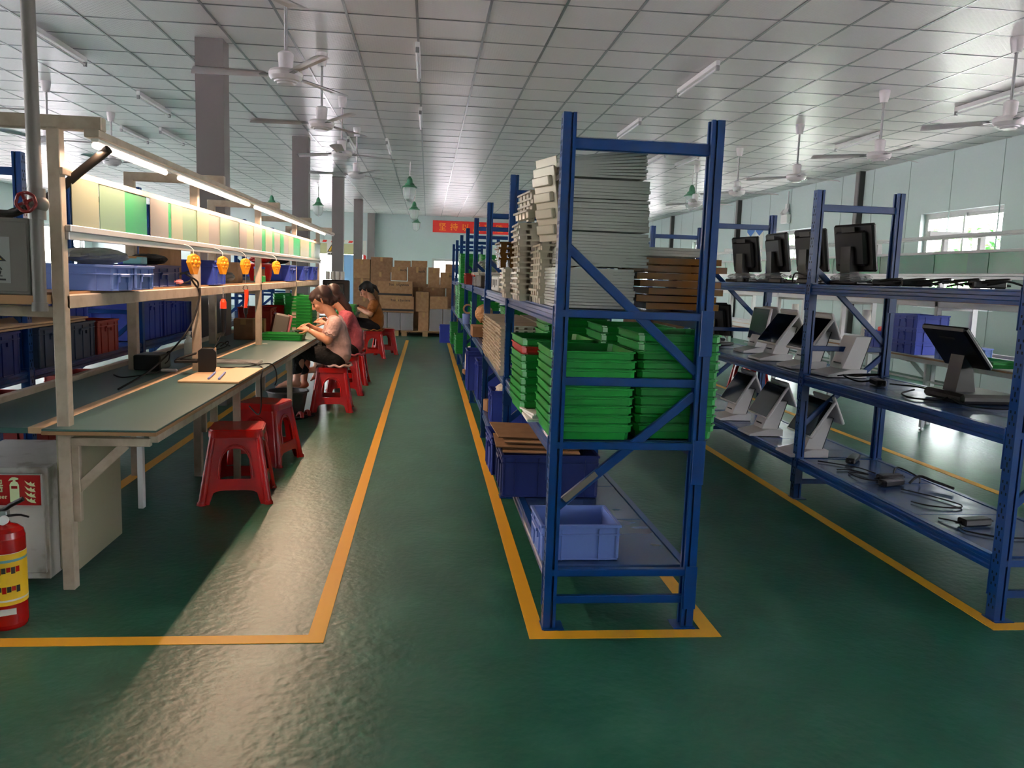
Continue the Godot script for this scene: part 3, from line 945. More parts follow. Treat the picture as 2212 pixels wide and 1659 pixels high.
func middle_rack_load() -> void:
	var D3 := 1.287
	var D2 := 0.772
	var D1 := 0.252
	# lowest deck
	crate("crate", "pale blue open crate on the lowest deck at the near end of the middle rack", M.crate_pale, V(0.645, D1, -3.345), 0.335, 0.15, 0.30, 0.02, "blue crates on the middle rack")
	crate("crate", "dark blue large crate under the flattened cardboard on the middle rack", M.crate_dark, V(0.665, D1, -4.37), 0.52, 0.225, 0.42, 0.0, "blue crates on the middle rack")
	crate("crate", "dark blue crate standing just behind the cardboard covered crate", M.crate_blue, V(0.63, D1, -4.82), 0.50, 0.225, 0.36, 0.03, "blue crates on the middle rack")
	for k in 4:
		var s := Sh.new()
		var w := 0.205 + 0.02 * (k % 2)
		s.t = Transform3D(Basis.from_euler(V(0.02 * k, 0.05 * k - 0.08, -0.015 * k)), Vector3.ZERO)
		s.bb(-w, w, 0, 0.007, -0.17, 0.17, 0.001)
		for i in 7: s.bb(-w, w, 0.0005, 0.0065, 0.169 + 0.001 * (i % 2), 0.172)
		var o := obj("flattened_box", s, M.card_pale if k % 2 == 0 else M.card)
		o.position = V(0.63 - 0.02 * (k % 2), D1 + 0.228 + 0.019 * k, -4.36 - 0.05 * k)
		tag(o, ["flattened pale carton, lowest sheet lying on the dark blue crate", "flattened carton lying second on the dark blue crate", "flattened carton lying third on the dark blue crate", "flattened carton with ragged edges, topmost on the dark blue crate"][k], "cardboard", "flattened cartons on the dark blue crate")
	crate("crate", "blue crate holding an orange and white bag, second bay of the middle rack", M.crate_blue, V(0.68, D1, -6.45), 0.34, 0.26, 0.30, 0.0, "blue crates on the middle rack")
	bag("plastic_bag", "white plastic bag with orange print in a blue crate on the lowest deck", "bag", V(0.66, D1 + 0.19, -6.42), V(0.26, 0.14, 0.2), "paper", 31)
	carton("small white box on a black base beside the blue crate with the bag", V(0.56, D1, -6.92), 0.10, 0.10, 0.10, 0.3)
	crate("crate", "tall blue bin sticking out into the aisle from the lowest deck", M.crate_blue, V(0.66, D1, -8.35), 0.50, 0.40, 0.40, 0.0, "blue crates on the middle rack")
	crate("crate", "blue bin behind the tall one in the third bay of the middle rack", M.crate_blue, V(0.70, D1, -7.75), 0.45, 0.36, 0.40, 0.0, "blue crates on the middle rack")
	var b := thing("plastic_bottle", "large white plastic bottle on a cardboard piece on the lowest deck", "bottle", V(0.52, D1 + 0.05, -9.55))
	var s := Sh.new()
	s.lathe(Vector3.ZERO, [[0.0, 0.0], [0.06, 0.0], [0.065, 0.01], [0.065, 0.19], [0.05, 0.22], [0.03, 0.235], [0.03, 0.25]], 14)
	obj("body", s, M.paper, b)
	s = Sh.new()
	s.lathe(Vector3.ZERO, [[0.0, 0.25], [0.034, 0.25], [0.034, 0.275], [0.0, 0.28]], 12)
	obj("cap", s, M.white, b)
	carton("small brown carton under the white plastic bottle on the lowest deck", V(0.54, D1, -9.55), 0.2, 0.05, 0.18, 0.1)
	tray_stack(7, 0.58, D1, -12.2, 0.335, 0.41, "green_tray", "on the lowest deck far down the middle rack", "green trays low in the far bays", [])
	tray_stack(9, 0.56, D1, -13.9, 0.335, 0.41, "green_tray", "at the far end of the lowest deck", "green trays low in the far bays", [])
	crate("crate", "blue crate leaning out into the aisle at the far end of the middle rack", M.crate_blue, V(0.42, 0.0, -17.15), 0.3, 0.36, 0.4, 0.0, "blue crates on the middle rack")
	# middle deck, near bay: green trays
	tray_stack(9, 0.652, D2, -3.33, 0.337, 0.41, "green_tray", "at the near left of the middle deck", "green trays in the near bay", [])
	tray_stack(11, 1.008, D2, -3.37, 0.337, 0.41, "green_tray", "at the near right of the middle deck", "green trays in the near bay", [])
	tray_stack(9, 0.60, D2, -3.90, 0.337, 0.41, "green_tray", "with the red tray, at the aisle side of the middle deck", "green trays in the near bay", [7], 0.03)
	tray_stack(11, 0.96, D2, -3.83, 0.337, 0.41, "green_tray", "second from the near end on the right side", "green trays in the near bay", [])
	tray_stack(11, 0.78, D2, -4.40, 0.337, 0.41, "green_tray", "third row back on the middle deck", "green trays in the near bay", [])
	for k in 3:
		s = Sh.new()
		s.t = Transform3D(Basis.from_euler(V(0, 0.1 * k, 0.03 * k)), Vector3.ZERO)
		if k < 2: s.bb(-0.07, 0.07, 0, 0.012, -0.10, 0.10, 0.002)
		else:
			for e in [-1.0, 1.0]:
				s.bb(-0.08, 0.08, 0, 0.008, e * 0.10 - 0.006, e * 0.10 + 0.006)
				s.bb(e * 0.08 - 0.006, e * 0.08 + 0.006, 0, 0.008, -0.1, 0.1)
		var o := obj("white_plate", s, M.paper)
		o.position = V(0.515 + 0.012 * k, D2 + 0.001 + 0.016 * k, -3.60 - 0.012 * k)
		tag(o, ["white plastic plate lying lowest beside the green trays", "smaller white plastic plate lying on the first one", "white open plastic frame lying on top of the two plates"][k], "panel", "white panels beside the green trays")
	cable("tangle of dark tools and wires by the second post of the middle deck", [[0.50, D2 + 0.01, -4.75], [0.53, D2 + 0.06, -4.8], [0.56, D2 + 0.02, -4.9], [0.52, D2 + 0.09, -4.95], [0.55, D2 + 0.03, -4.8], [0.5, D2 + 0.015, -4.85]], 0.007)
	bag("cloth", "small pink cloth beside the dark tools on the middle deck", "cloth", V(0.53, D2, -4.6), V(0.08, 0.035, 0.1), "cloth_pink", 3)
	# middle deck, second bay: clear trays in eight piles
	var names := ["nearest the second post", "second along the aisle side", "third along the aisle side", "last along the aisle side"]
	for k in 4:
		blisters(13, V(0.60, D2, -5.34 - 0.40 * k), 0.28, 0.38, 0.04, 0.0235, "blister_warm", "on the middle deck, " + names[k], "clear trays on the middle deck", Vector3.ZERO, 0.0)
		blisters(13, V(0.90, D2, -5.34 - 0.40 * k), 0.28, 0.38, 0.04, 0.0235, "blister", "on the middle deck at the far side, " + names[k].replace("aisle side", "row"), "clear trays on the middle deck", Vector3.ZERO, 0.0)
	# middle deck, further bays
	carton("open brown carton on the middle deck under the tan bag", V(0.60, D2, -8.6), 0.26, 0.11, 0.4, 0.0)
	bag("cloth_bag", "tan bag with a dark strap lying on a brown carton", "bag", V(0.60, D2 + 0.112, -8.65), V(0.24, 0.24, 0.34), "card_pale", 17)
	tray_stack(9, 0.86, D2, -7.6, 0.337, 0.41, "green_tray", "on the middle deck behind the third post", "green trays in the far bays", [])
	tray_stack(8, 0.70, D2, -10.0, 0.337, 0.41, "green_tray", "on the middle deck in the fourth bay", "green trays in the far bays", [])
	tray_stack(13, 0.62, D2, -12.3, 0.337, 0.41, "green_tray", "tall and slightly leaning, in the fifth bay", "green trays in the far bays", [])
	tray_stack(12, 0.62, D2, -13.3, 0.337, 0.41, "green_tray", "in the sixth bay of the middle deck", "green trays in the far bays", [])
	b = thing("mug", "cream tape roll standing on a blue cup on the middle deck", "cup", V(0.53, D2, -10.7))
	s = Sh.new()
	s.lathe(Vector3.ZERO, [[0.0, 0.0], [0.06, 0.0], [0.07, 0.13], [0.062, 0.13], [0.05, 0.01]], 14)
	obj("cup_wall", s, M.crate_pale, b)
	s = Sh.new()
	s.t = Transform3D(Basis(Vector3.RIGHT, PI / 2), V(0, 0.195, 0))
	s.lathe(Vector3.ZERO, [[0.045, -0.02], [0.065, -0.02], [0.065, 0.02], [0.045, 0.02], [0.045, -0.02]], 18)
	obj("tape_roll", s, M.card_pale, b)
	# top deck: the big pile of clear trays by the near post
	blisters(13, V(0.665, D3, -3.40), 0.31, 0.36, 0.04, 0.0122, "blister", "at the bottom of the tall grey stack", "clear trays of the tall grey stack", Vector3.ZERO)
	blisters(11, V(0.705, D3 + 0.165, -3.40), 0.33, 0.36, 0.04, 0.0122, "blister", "forming the second tier of the tall grey stack", "clear trays of the tall grey stack", V(0.0005, 0, 0))
	blisters(10, V(0.70, D3 + 0.305, -3.40), 0.33, 0.36, 0.04, 0.0122, "blister", "forming the third tier of the tall grey stack", "clear trays of the tall grey stack", V(0.0, 0, 0))
	blisters(6, V(0.695, D3 + 0.43, -3.40), 0.335, 0.36, 0.04, 0.0122, "blister", "forming the fourth tier of the tall grey stack", "clear trays of the tall grey stack", Vector3.ZERO)
	blisters(9, V(0.685, D3 + 0.51, -3.40), 0.33, 0.36, 0.045, 0.0105, "blister", "tilted at the top of the tall grey stack", "clear trays of the tall grey stack", V(-0.017, 0, 0), 0.0, 0.002)
	# amber trays to its right
	for k in 7:
		var w: float = [0.30, 0.33, 0.31, 0.34, 0.31, 0.345, 0.33][k]
		var o := put("amber_tray", blister_mesh(w, 0.42, 0.029, false), M.amber, null, Transform3D(Basis(Vector3.UP, rng.randf_range(-0.05, 0.05)), V(1.005 + rng.randf_range(-0.02, 0.03), D3 + 0.030 * k, -3.44)))
		tag(o, ["brown amber plastic tray, lowest of the pile behind the right post", "brown amber plastic tray, second from below behind the right post", "brown amber plastic tray, third from below behind the right post", "brown amber plastic tray, fourth from below behind the right post", "brown amber plastic tray, fifth from below behind the right post", "brown amber plastic tray, second from the top behind the right post", "brown amber plastic tray, topmost of its pile behind the right post"][k], "tray", "amber trays behind the right post")
	for k in 2:
		carton(["small tan carton sticking out past the right post, lower one", "small tan carton sticking out past the right post, upper one"][k], V(1.155, D3 + 0.0 + 0.085 * k, -3.62 - 0.03 * k), 0.10, 0.05 if k == 0 else 0.045, 0.12, 0.0, "small cartons past the right post")
	blisters(3, V(1.0, D3 + 0.22, -3.50), 0.27, 0.30, 0.04, 0.012, "blister", "lying on the brown amber trays", "clear trays on the amber trays", Vector3.ZERO)
	# clear trays leaning out over the aisle
	blisters(9, V(0.56, D3, -3.72), 0.16, 0.30, 0.035, 0.028, "blister_warm", "standing close behind the near left post", "clear trays leaning over the aisle", V(0.004, 0, 0))
	blisters(14, V(0.535, D3, -4.05), 0.22, 0.28, 0.035, 0.026, "blister_warm", "leaning out over the aisle, tallest of the leaning piles", "clear trays leaning over the aisle", V(-0.0035, 0, 0))
	blisters(4, V(0.52, D3 + 0.37, -3.75), 0.20, 0.30, 0.035, 0.028, "blister_warm", "stepping out at the top behind the near left post", "clear trays leaning over the aisle", V(0.0, 0, 0), 0.1, 0.02)
	blisters(6, V(0.50, D3, -4.45), 0.20, 0.26, 0.035, 0.026, "blister_warm", "lower and yellowed, leaning furthest out over the aisle", "clear trays leaning over the aisle", V(-0.006, 0, 0))
	blisters(4, V(0.465, D3 + 0.16, -4.42), 0.20, 0.26, 0.05, 0.028, "amber", "yellow, on top of the furthest leaning pile", "clear trays leaning over the aisle", V(-0.004, 0, 0))
	for k in 2:
		s = Sh.new()
		s.box(Vector3.ZERO, V(0.006, 0.30, 0.2), 0.002)
		for i in 4: s.box(V(-0.012, -0.1 + 0.065 * i, 0), V(0.02, 0.04, 0.16), 0.004)
		var o := obj("blister_tray", s, M.blister_warm)
		o.transform = Transform3D(Basis.from_euler(V(0, 0.3, 0.15)), V(0.485 + 0.02 * k, 1.70 + 0.05 * k, -3.42 - 0.08 * k))
		tag(o, ["clear tray standing on edge beside the near left post", "clear tray standing on edge highest beside the near left post"][k], "tray", "clear trays on edge by the near post")
	# top deck, second bay and on
	for k in 2:
		var r := thing("storage_box", ["clear storage box with a bright red lid at the second post, top deck", "clear storage box with a red lid further down the top deck"][k], "box", V(0.62, D3, -5.3 - 3.6 * k), 0, "clear boxes with red lids")
		s = Sh.new()
		s.bb(-0.13, 0.13, 0, 0.10, -0.18, 0.18, 0.012)
		obj("body", s, M.film, r)
		s = Sh.new()
		s.bb(-0.11, 0.11, 0.006, 0.07, -0.16, 0.16, 0.006)
		obj("contents", s, M.paper, r)
		s = Sh.new()
		s.bb(-0.14, 0.14, 0.10, 0.135, -0.19, 0.19, 0.012)
		obj("lid", s, M.red_plastic, r)
	var lb := thing("storage_box", "grey printed box with dark markings in the second bay of the top deck", "box", V(0.66, D3, -6.3))
	s = Sh.new()
	s.bb(-0.15, 0.15, 0, 0.12, -0.3, 0.3, 0.01)
	obj("body", s, M.blister, lb)
	for k in 4:
		s = Sh.new()
		s.bb(-0.152, -0.15, 0.03 + 0.015 * (k % 2), 0.09, -0.25 + 0.13 * k, -0.19 + 0.13 * k)
		obj("printed_mark", s, M.ink, lb)
	for k in 2:
		var r := thing("storage_box", ["grey tote box with a lipped lid on the top deck, third bay", "second grey tote box behind the first on the top deck"][k], "box", V(0.65, D3, -8.2 - 0.75 * k), 0, "grey tote boxes on the top deck")
		s = Sh.new()
		s.bb(-0.15, 0.15, 0, 0.13, -0.28, 0.28, 0.012)
		obj("body", s, M.device_grey, r)
		s = Sh.new()
		s.bb(-0.16, 0.16, 0.115, 0.15, -0.29, 0.29, 0.01)
		for i in 6: s.bb(-0.165, -0.158, 0.12, 0.147, -0.26 + 0.1 * i, -0.20 + 0.1 * i)
		obj("lid", s, M.blister, r)
	bag("plastic_bag", "large clear plastic bag heaped on the top deck in the fourth bay", "bag", V(0.72, D3 + 0.0, -9.9), V(0.45, 0.34, 0.6), "film", 77)
	crate("crate", "red crate under the clear bag on the top deck", M.crate_red, V(0.62, D3, -10.6), 0.3, 0.14, 0.4)
	tray_stack(11, 0.62, D3, -12.2, 0.337, 0.41, "green_tray", "on the top deck in the fifth bay", "green trays on the far top deck", [])
	tray_stack(10, 0.85, D3, -10.9, 0.337, 0.41, "green_tray", "on the top deck beside the clear bag", "green trays on the far top deck", [])
	for k in 3:
		carton(["brown carton on the top deck seen through the second frame, nearest", "brown carton on the top deck seen through the second frame, middle", "brown carton on the top deck seen through the second frame, farthest"][k], V(0.90, D3, -7.6 - 0.5 * k), 0.34, [0.20, 0.27, 0.28][k], 0.42, 0.0, "brown cartons on the top deck")
	s = Sh.new()
	s.bar(V(0.555, 0.53, -3.112), V(0.68, 0.64, -3.112), 0.004, 0.024)
	tag(obj("tape_strip", s, M.sheet_grey), "strip of clear tape stuck along the lower diagonal of the near frame", "tape")

func right_rack_load() -> void:
	var D3 := 1.422
	var D2 := 0.832
	var D1 := 0.277
	var zs := [-6.82, -6.18, -5.62, -5.02]
	var nm := ["black monitor on the right rack's top deck, leftmost of the four", "black monitor on the right rack's top deck, second from the left", "black monitor on the right rack's top deck, just left of the post", "black monitor on the right rack's top deck, right of the post"]
	for k in 4:
		monitor(nm[k], V(2.70, D3 + 0.0, zs[k]), [0.25, 0.0, 0.15, 0.2][k])
		bag("plastic_bag", ["clear plastic bag round the foot of the leftmost monitor", "clear plastic bag round the foot of the second monitor", "clear plastic bag round the foot of the monitor left of the post", "clear plastic bag round the foot of the monitor right of the post"][k], "bag", V(2.66, D3 + 0.002, zs[k] + 0.05), V(0.28, 0.085, 0.42), "film", 40 + k)
	for k in 6:
		adapter(["black power adapter on the top deck by the first monitor", "black power adapter on the top deck by the second monitor", "black power adapter on the top deck beside the post", "black power adapter on the top deck right of the last monitor", "black power adapter in the coil of cables on the top deck", "black power adapter at the far right of the top deck"][k], V(2.56 + 0.04 * (k % 2), D3, [-6.5, -5.92, -5.35, -4.45, -4.1, -3.6][k]), 1.5 + 0.3 * k)
	for k in 5:
		var z := -4.5 + 0.22 * k
		cable(["black cable coil on the top deck next to the last monitor", "black cable loop on the top deck, second from the monitors", "black cable loop on the top deck, third from the monitors", "black cable loop on the top deck, fourth from the monitors", "black cable loop on the top deck nearest the near post"][k], [[2.56, D3 + 0.006, z], [2.62, D3 + 0.03, z + 0.1], [2.70, D3 + 0.045, z + 0.02], [2.62, D3 + 0.03, z - 0.1], [2.55, D3 + 0.02, z], [2.6, D3 + 0.035, z + 0.13], [2.66, D3 + 0.01, z + 0.2]], 0.005)
	cable("black cable hanging in a loop over the front of the top deck", [[2.52, D3 + 0.01, -5.5], [2.50, D3 + 0.07, -5.42], [2.52, D3 + 0.05, -5.3], [2.56, D3 + 0.01, -5.25]], 0.005)
	# middle deck
	terminal("white terminal with an upright pale screen, leftmost on the middle deck", V(2.80, D2, -6.78), true, 0.16, "screen_grey", 0.0)
	terminal("white terminal with a dark tilted screen, second on the middle deck", V(2.67, D2, -6.12))
	terminal("white terminal with a dark tilted screen, close left of the post", V(2.67, D2, -5.58))
	terminal("white terminal stand without its front screen, behind the post", V(2.70, D2, -5.10), false)
	var r := thing("tilted_terminal", "large black terminal seen from behind on the middle deck at the right", "terminal", V(2.86, D2, -4.05))
	var s := Sh.new()
	s.bb(-0.13, 0.20, 0, 0.05, -0.17, 0.17, 0.016)
	obj("base", s, M.device_grey, r)
	s = Sh.new()
	s.ext(PackedVector2Array([Vector2(-0.09, 0.05), Vector2(0.02, 0.05), Vector2(-0.02, 0.25), Vector2(-0.06, 0.25)]), -0.055, 0.055)
	obj("neck", s, M.device_grey, r)
	var b := Basis(Vector3.BACK, 0.68)
	s = Sh.new()
	s.t = Transform3D(b, V(-0.075, 0.285, 0))
	s.box(V(0, 0, 0), V(0.034, 0.27, 0.37), 0.012)
	obj("case", s, M.black, r)
	s = Sh.new()
	s.t = Transform3D(b, V(-0.075, 0.285, 0))
	s.box(V(0.018, 0, 0), V(0.002, 0.245, 0.345))
	obj("screen", s, M.screen_dark, r)
	s = Sh.new()
	s.t = Transform3D(b, V(-0.075, 0.285, 0))
	s.box(V(-0.0175, 0.07, 0.0), V(0.002, 0.012, 0.13))
	obj("logo_strip", s, M.device_grey, r)
	adapter("black power adapter lying before the black terminal's cable on the middle deck", V(2.70, D2, -4.62), 1.3, 0.17)
	adapter("black power adapter at the near end of the middle deck", V(2.83, D2, -3.52), 1.2, 0.18)
	adapter("black power adapter behind the white terminals on the middle deck", V(2.92, D2, -5.40), 0.6)
	cable("black cable tangled round the adapter in the middle of the deck", [[2.62, D2 + 0.006, -5.0], [2.7, D2 + 0.03, -4.9], [2.78, D2 + 0.05, -4.75], [2.72, D2 + 0.02, -4.9], [2.60, D2 + 0.03, -4.85], [2.62, D2 + 0.01, -4.7], [2.70, D2 + 0.02, -4.68]], 0.005)
	cable("black cable running from the adapter to the black terminal", [[2.72, D2 + 0.02, -4.52], [2.7, D2 + 0.03, -4.4], [2.72, D2 + 0.04, -4.25], [2.76, D2 + 0.03, -4.15]], 0.005)
	cable("black cable looping down in front of the black terminal", [[2.72, D2 + 0.02, -4.28], [2.6, D2 + 0.008, -4.2], [2.56, D2 + 0.006, -4.05], [2.66, D2 + 0.006, -3.98], [2.74, D2 + 0.02, -4.0]], 0.005)
	cable("black cable between the black terminal and the near adapter", [[2.72, D2 + 0.02, -3.95], [2.7, D2 + 0.008, -3.8], [2.76, D2 + 0.008, -3.7], [2.82, D2 + 0.02, -3.62]], 0.005)
	r = thing("indicator_light", "small blue indicator light on the near adapter", "indicator light", V(2.80, D2 + 0.038, -3.60))
	s = Sh.new()
	s.ball(Vector3.ZERO, V(0.006, 0.004, 0.006), 8, 6)
	obj("led", s, M.led_blue, r)
	# lower deck
	terminal("white terminal on the lower deck, half hidden behind the green trays", V(2.58, D1, -6.62), true, 0.55, "screen_grey", 0.02)
	terminal("white terminal on the lower deck, left of the post and fully seen", V(2.56, D1, -5.95), true, 0.55, "screen_grey", 0.02)
	terminal("white terminal on the lower deck, right behind the post", V(2.55, D1, -5.22), true, 0.55, "screen_grey", 0.02)
	adapter("black power adapter right of the last white terminal on the lower deck", V(2.80, D1, -5.0), 0.9, 0.2)
	adapter("black power adapter in the middle of the lower deck, front one of two", V(2.70, D1, -4.38), 0.35, 0.16)
	adapter("black power adapter in the middle of the lower deck, rear one of two", V(2.76, D1, -4.50), 0.2, 0.16)
	adapter("black power adapter on the shiny deck plate near the front", V(2.68, D1, -3.62), 0.15, 0.16)
	cable("thin black cable with a lump on the lower deck beside the post", [[2.55, D1 + 0.004, -4.98], [2.64, D1 + 0.004, -4.9], [2.72, D1 + 0.008, -4.78], [2.76, D1 + 0.004, -4.65]], 0.004)
	cable("black cable looping before the pair of adapters", [[2.56, D1 + 0.004, -4.75], [2.64, D1 + 0.004, -4.74], [2.68, D1 + 0.01, -4.6], [2.60, D1 + 0.004, -4.68], [2.58, D1 + 0.01, -4.5], [2.63, D1 + 0.02, -4.4]], 0.004)
	cable("thick black cable bundle arching right of the pair of adapters", [[2.80, D1 + 0.02, -4.36], [2.88, D1 + 0.05, -4.40], [2.95, D1 + 0.03, -4.36], [2.99, D1 + 0.02, -4.24]], 0.008)
	cable("black cable loop above the pair of adapters", [[2.78, D1 + 0.03, -4.5], [2.88, D1 + 0.05, -4.62], [2.94, D1 + 0.02, -4.5], [2.86, D1 + 0.02, -4.36]], 0.005)
	cable("black cable trailing over the shiny deck plate", [[2.70, D1 + 0.004, -4.28], [2.8, D1 + 0.004, -4.1], [2.84, D1 + 0.004, -3.95], [2.76, D1 + 0.004, -3.9], [2.64, D1 + 0.006, -3.94], [2.6, D1 + 0.004, -4.02]], 0.004)
	cable("black cable at the front of the shiny deck plate", [[2.56, D1 + 0.004, -3.72], [2.6, D1 + 0.01, -3.62], [2.56, D1 + 0.004, -3.52], [2.66, D1 + 0.004, -3.42], [2.8, D1 + 0.004, -3.4]], 0.004)
	# further bays
	for k in 3:
		monitor(["dark monitor lying far back on the right rack's middle deck", "dark monitor far back beside the upright white terminal", "dark monitor at the far end of the middle deck"][k], V(2.74 + 0.1 * k, D2, -7.55 - 0.5 * k), 0.5 + 1.2 * k)
	var cm := thing("dark_camera", "small black camera with a red light above the amber trays", "camera", V(2.6, D3, -8.1))
	s = Sh.new()
	s.box(V(0, 0.15, 0), V(0.12, 0.20, 0.14), 0.02)
	s.cyl(V(0, 0, 0), V(0, 0.06, 0), 0.05, 12, 0.03)
	obj("body", s, M.black, cm)
	s = Sh.new()
	s.ball(V(-0.062, 0.14, 0.03), V(0.005, 0.005, 0.005), 8, 6)
	obj("led", s, M.led_red, cm)
	for k in 2:
		var o := carton(["white paper box with orange markings behind the tan cartons", "brown carton below the orange marked box"][k], V(2.68, D2 + 0.0 + 0.0 * k, -9.2 - 0.7 * k), 0.4, 0.25, 0.4)
		o.rotation.y = 0.2

func right_bench_load() -> void:
	var T := 0.752
	var S := 1.308
	crate("crate", "blue crate on the white bench holding orange parts", M.crate_blue, V(5.18, T, -8.75), 0.34, 0.19, 0.42, 0.0, "blue crates on the white bench")
	bag("parts", "heap of orange and white parts in the left blue crate", "parts", V(5.18, T + 0.14, -8.75), V(0.26, 0.12, 0.34), "orange", 5)
	for k in 3:
		crate("crate", ["blue crate on the white bench, lowest of the pile of three", "blue crate on the white bench, middle of the pile of three", "blue crate on the white bench, topmost of the pile of three"][k], M.crate_blue, V(5.12, T + 0.135 * k, -8.10), 0.36, 0.135, 0.52, 0.0, "blue crates on the white bench")
	crate("crate", "blue picking bin with a grey cloth on the white bench", M.crate_pale, V(5.08, T, -7.28), 0.3, 0.14, 0.44, 0.0, "blue crates on the white bench")
	bag("cloth", "grey crumpled cloth lying in the blue picking bin", "cloth", V(5.1, T + 0.10, -7.55), V(0.26, 0.14, 0.3), "cloth_grey", 9)
	var o := put("plastic_tray", tray_mesh(0.28, 0.5), M.green_tray, null, Transform3D(Basis.IDENTITY, V(5.02, T, -6.85)))
	tag(o, "green plastic tray on the white bench in front of the blue bin", "tray")
	crate("crate", "small blue bin at the back of the white bench beside the black adapter", M.crate_blue, V(5.45, T, -6.4), 0.2, 0.16, 0.2, 0.0, "blue crates on the white bench")
	adapter("black adapter block at the back of the white bench", V(5.4, T, -6.1), 1.2, 0.16)
	for k in 5:
		crate("crate", ["red parts drawer with white labels on the bench shelf, leftmost", "red parts drawer with white labels on the bench shelf, second", "red parts drawer with white labels on the bench shelf, third", "red parts drawer with white labels on the bench shelf, fourth", "red parts drawer without a label on the bench shelf"][k], M.crate_red, V(5.42, S, -8.85 + 0.20 * k), 0.24, 0.12, 0.19, 0.0, "red drawers on the bench shelf")
		if k < 4:
			for j in 2:
				var s := Sh.new()
				s.bb(-0.001, 0.001, 0, 0.035, -0.06, 0.06)
				var l := obj("paper_label", s, M.paper)
				l.position = V(5.284, S + 0.015 + 0.05 * j, -8.85 + 0.20 * k)
				tag(l, "white paper label on the front of a red parts drawer", "label", "labels on the red drawers")
	for k in 3:
		crate("crate", ["blue bin on the bench shelf at the left of the red drawers", "blue bin on the bench shelf right after the red drawers", "blue bin at the near end of the bench shelf"][k], M.crate_blue, V(5.45, S, [-9.9, -7.55, -7.0][k]), 0.28, 0.13, 0.42, 0.0, "blue bins on the bench shelf")
	bag("cloth", "white folded cloth on the near part of the bench shelf", "cloth", V(5.4, S, -6.55), V(0.24, 0.09, 0.5), "paper", 14)
	for k in 3:
		var s := Sh.new()
		s.cyl(V(0, 0.0, 0), V(0, 0.40, 0), 0.05, 14)
		var t := obj("film_roll", s, M.paper)
		t.position = V([5.35, 5.3, 5.3][k], T + 0.0, [-6.55, -9.45, -11.4][k])
		tag(t, ["white film roll standing on the bench, nearest", "white film roll standing on the bench left of the crates", "white film roll standing far down the white bench"][k], "roll", "white rolls standing on the bench")
	for k in 3:
		var s := Sh.new()
		s.bb(-0.16, 0.16, 0, 0.012, -0.4, 0.4, 0.003)
		var t := obj("white_plate", s, M.paper)
		t.position = V(5.14, T + 0.014 * k, -9.9 - 0.03 * k)
		tag(t, ["white panel lying lowest on the white bench", "white panel lying second on the white bench", "white panel lying topmost on the white bench"][k], "panel", "white panels on the bench")
	var s := Sh.new()
	s.cyl(V(5.02, 0.50, -12.5), V(5.02, 0.50, -5.2), 0.012, 6)
	tag(obj("bench_pipe", s, M.white), "thin white pipe running along under the white bench", "pipe")

func left_rack_load() -> void:
	var D2 := 0.757
	for k in 3:
		crate("crate", ["slate grey crate with paper labels, behind the bench post", "slate grey crate with paper labels, left of the red crate", "dark blue crate at the left picture edge behind the bench"][k], M.crate_slate if k < 2 else M.crate_dark, V(-2.50, D2, [-5.33, -5.76, -4.7][k]), 0.42, 0.245, 0.40, 0.0, "crates on the left rack")
	crate("crate", "faded red crate behind the bench, right of the slate crates", M.crate_red, V(-2.50, D2, -6.20), 0.42, 0.235, 0.40, 0.0, "crates on the left rack")
	for k in 2:
		var s := Sh.new()
		s.bb(-0.22, 0.22, 0, 0.012, -0.62, 0.62, 0.002)
		var t := obj("wooden_board", s, M.plywood_pale)
		t.position = V(-2.52, D2 + 0.249 + 0.016 * k, -5.2 - 0.05 * k)
		tag(t, ["pale board lying over the slate crates, lower one", "pale board lying over the slate crates, upper one"][k], "board", "boards on the slate crates")
	for k in 8:
		var z: float = -5.2 - 0.62 * k if k < 3 else [-7.42, -8.03, -8.64, -9.38, -9.99][k - 3]
		crate("crate", ["purple blue bin at the back of the left rack, nearest", "purple blue bin at the back of the left rack, second", "purple blue bin at the back of the left rack, third", "large blue bin in the left rack's next bay, nearest the post", "large blue bin in the left rack, second past the post", "large blue bin in the left rack, third past the post", "large blue bin in the left rack, fourth past the post", "large blue bin in the left rack, farthest of the row"][k], M.crate_blue, V(-2.78 if k < 3 else -2.62, D2, z), 0.30 if k < 3 else 0.5, 0.42 if k < 3 else 0.33, 0.58, 0.0, "blue bins on the left rack")
	for k in 3:
		crate("crate", ["red crate on the lowest deck of the left rack, near", "red crate on the lowest deck of the left rack, middle", "blue crate on the lowest deck of the left rack"][k], M.crate_red if k < 2 else M.crate_pale, V(-2.6, 0.252, [-5.4, -6.6, -4.6][k]), 0.45, 0.3, 0.5, 0.0, "low crates on the left rack")
	for k in 4:
		crate("crate", ["dark blue crate on the upper deck of the left rack, nearest", "dark blue crate on the upper deck of the left rack, second", "dark blue crate on the upper deck of the left rack, third", "dark blue crate on the upper deck of the left rack, farthest"][k], M.crate_blue, V(-2.65, 1.287, [-8.2, -9.6, -10.6, -12.0][k]), 0.4, 0.16, 0.5, 0.0, "crates on the left rack's upper deck")

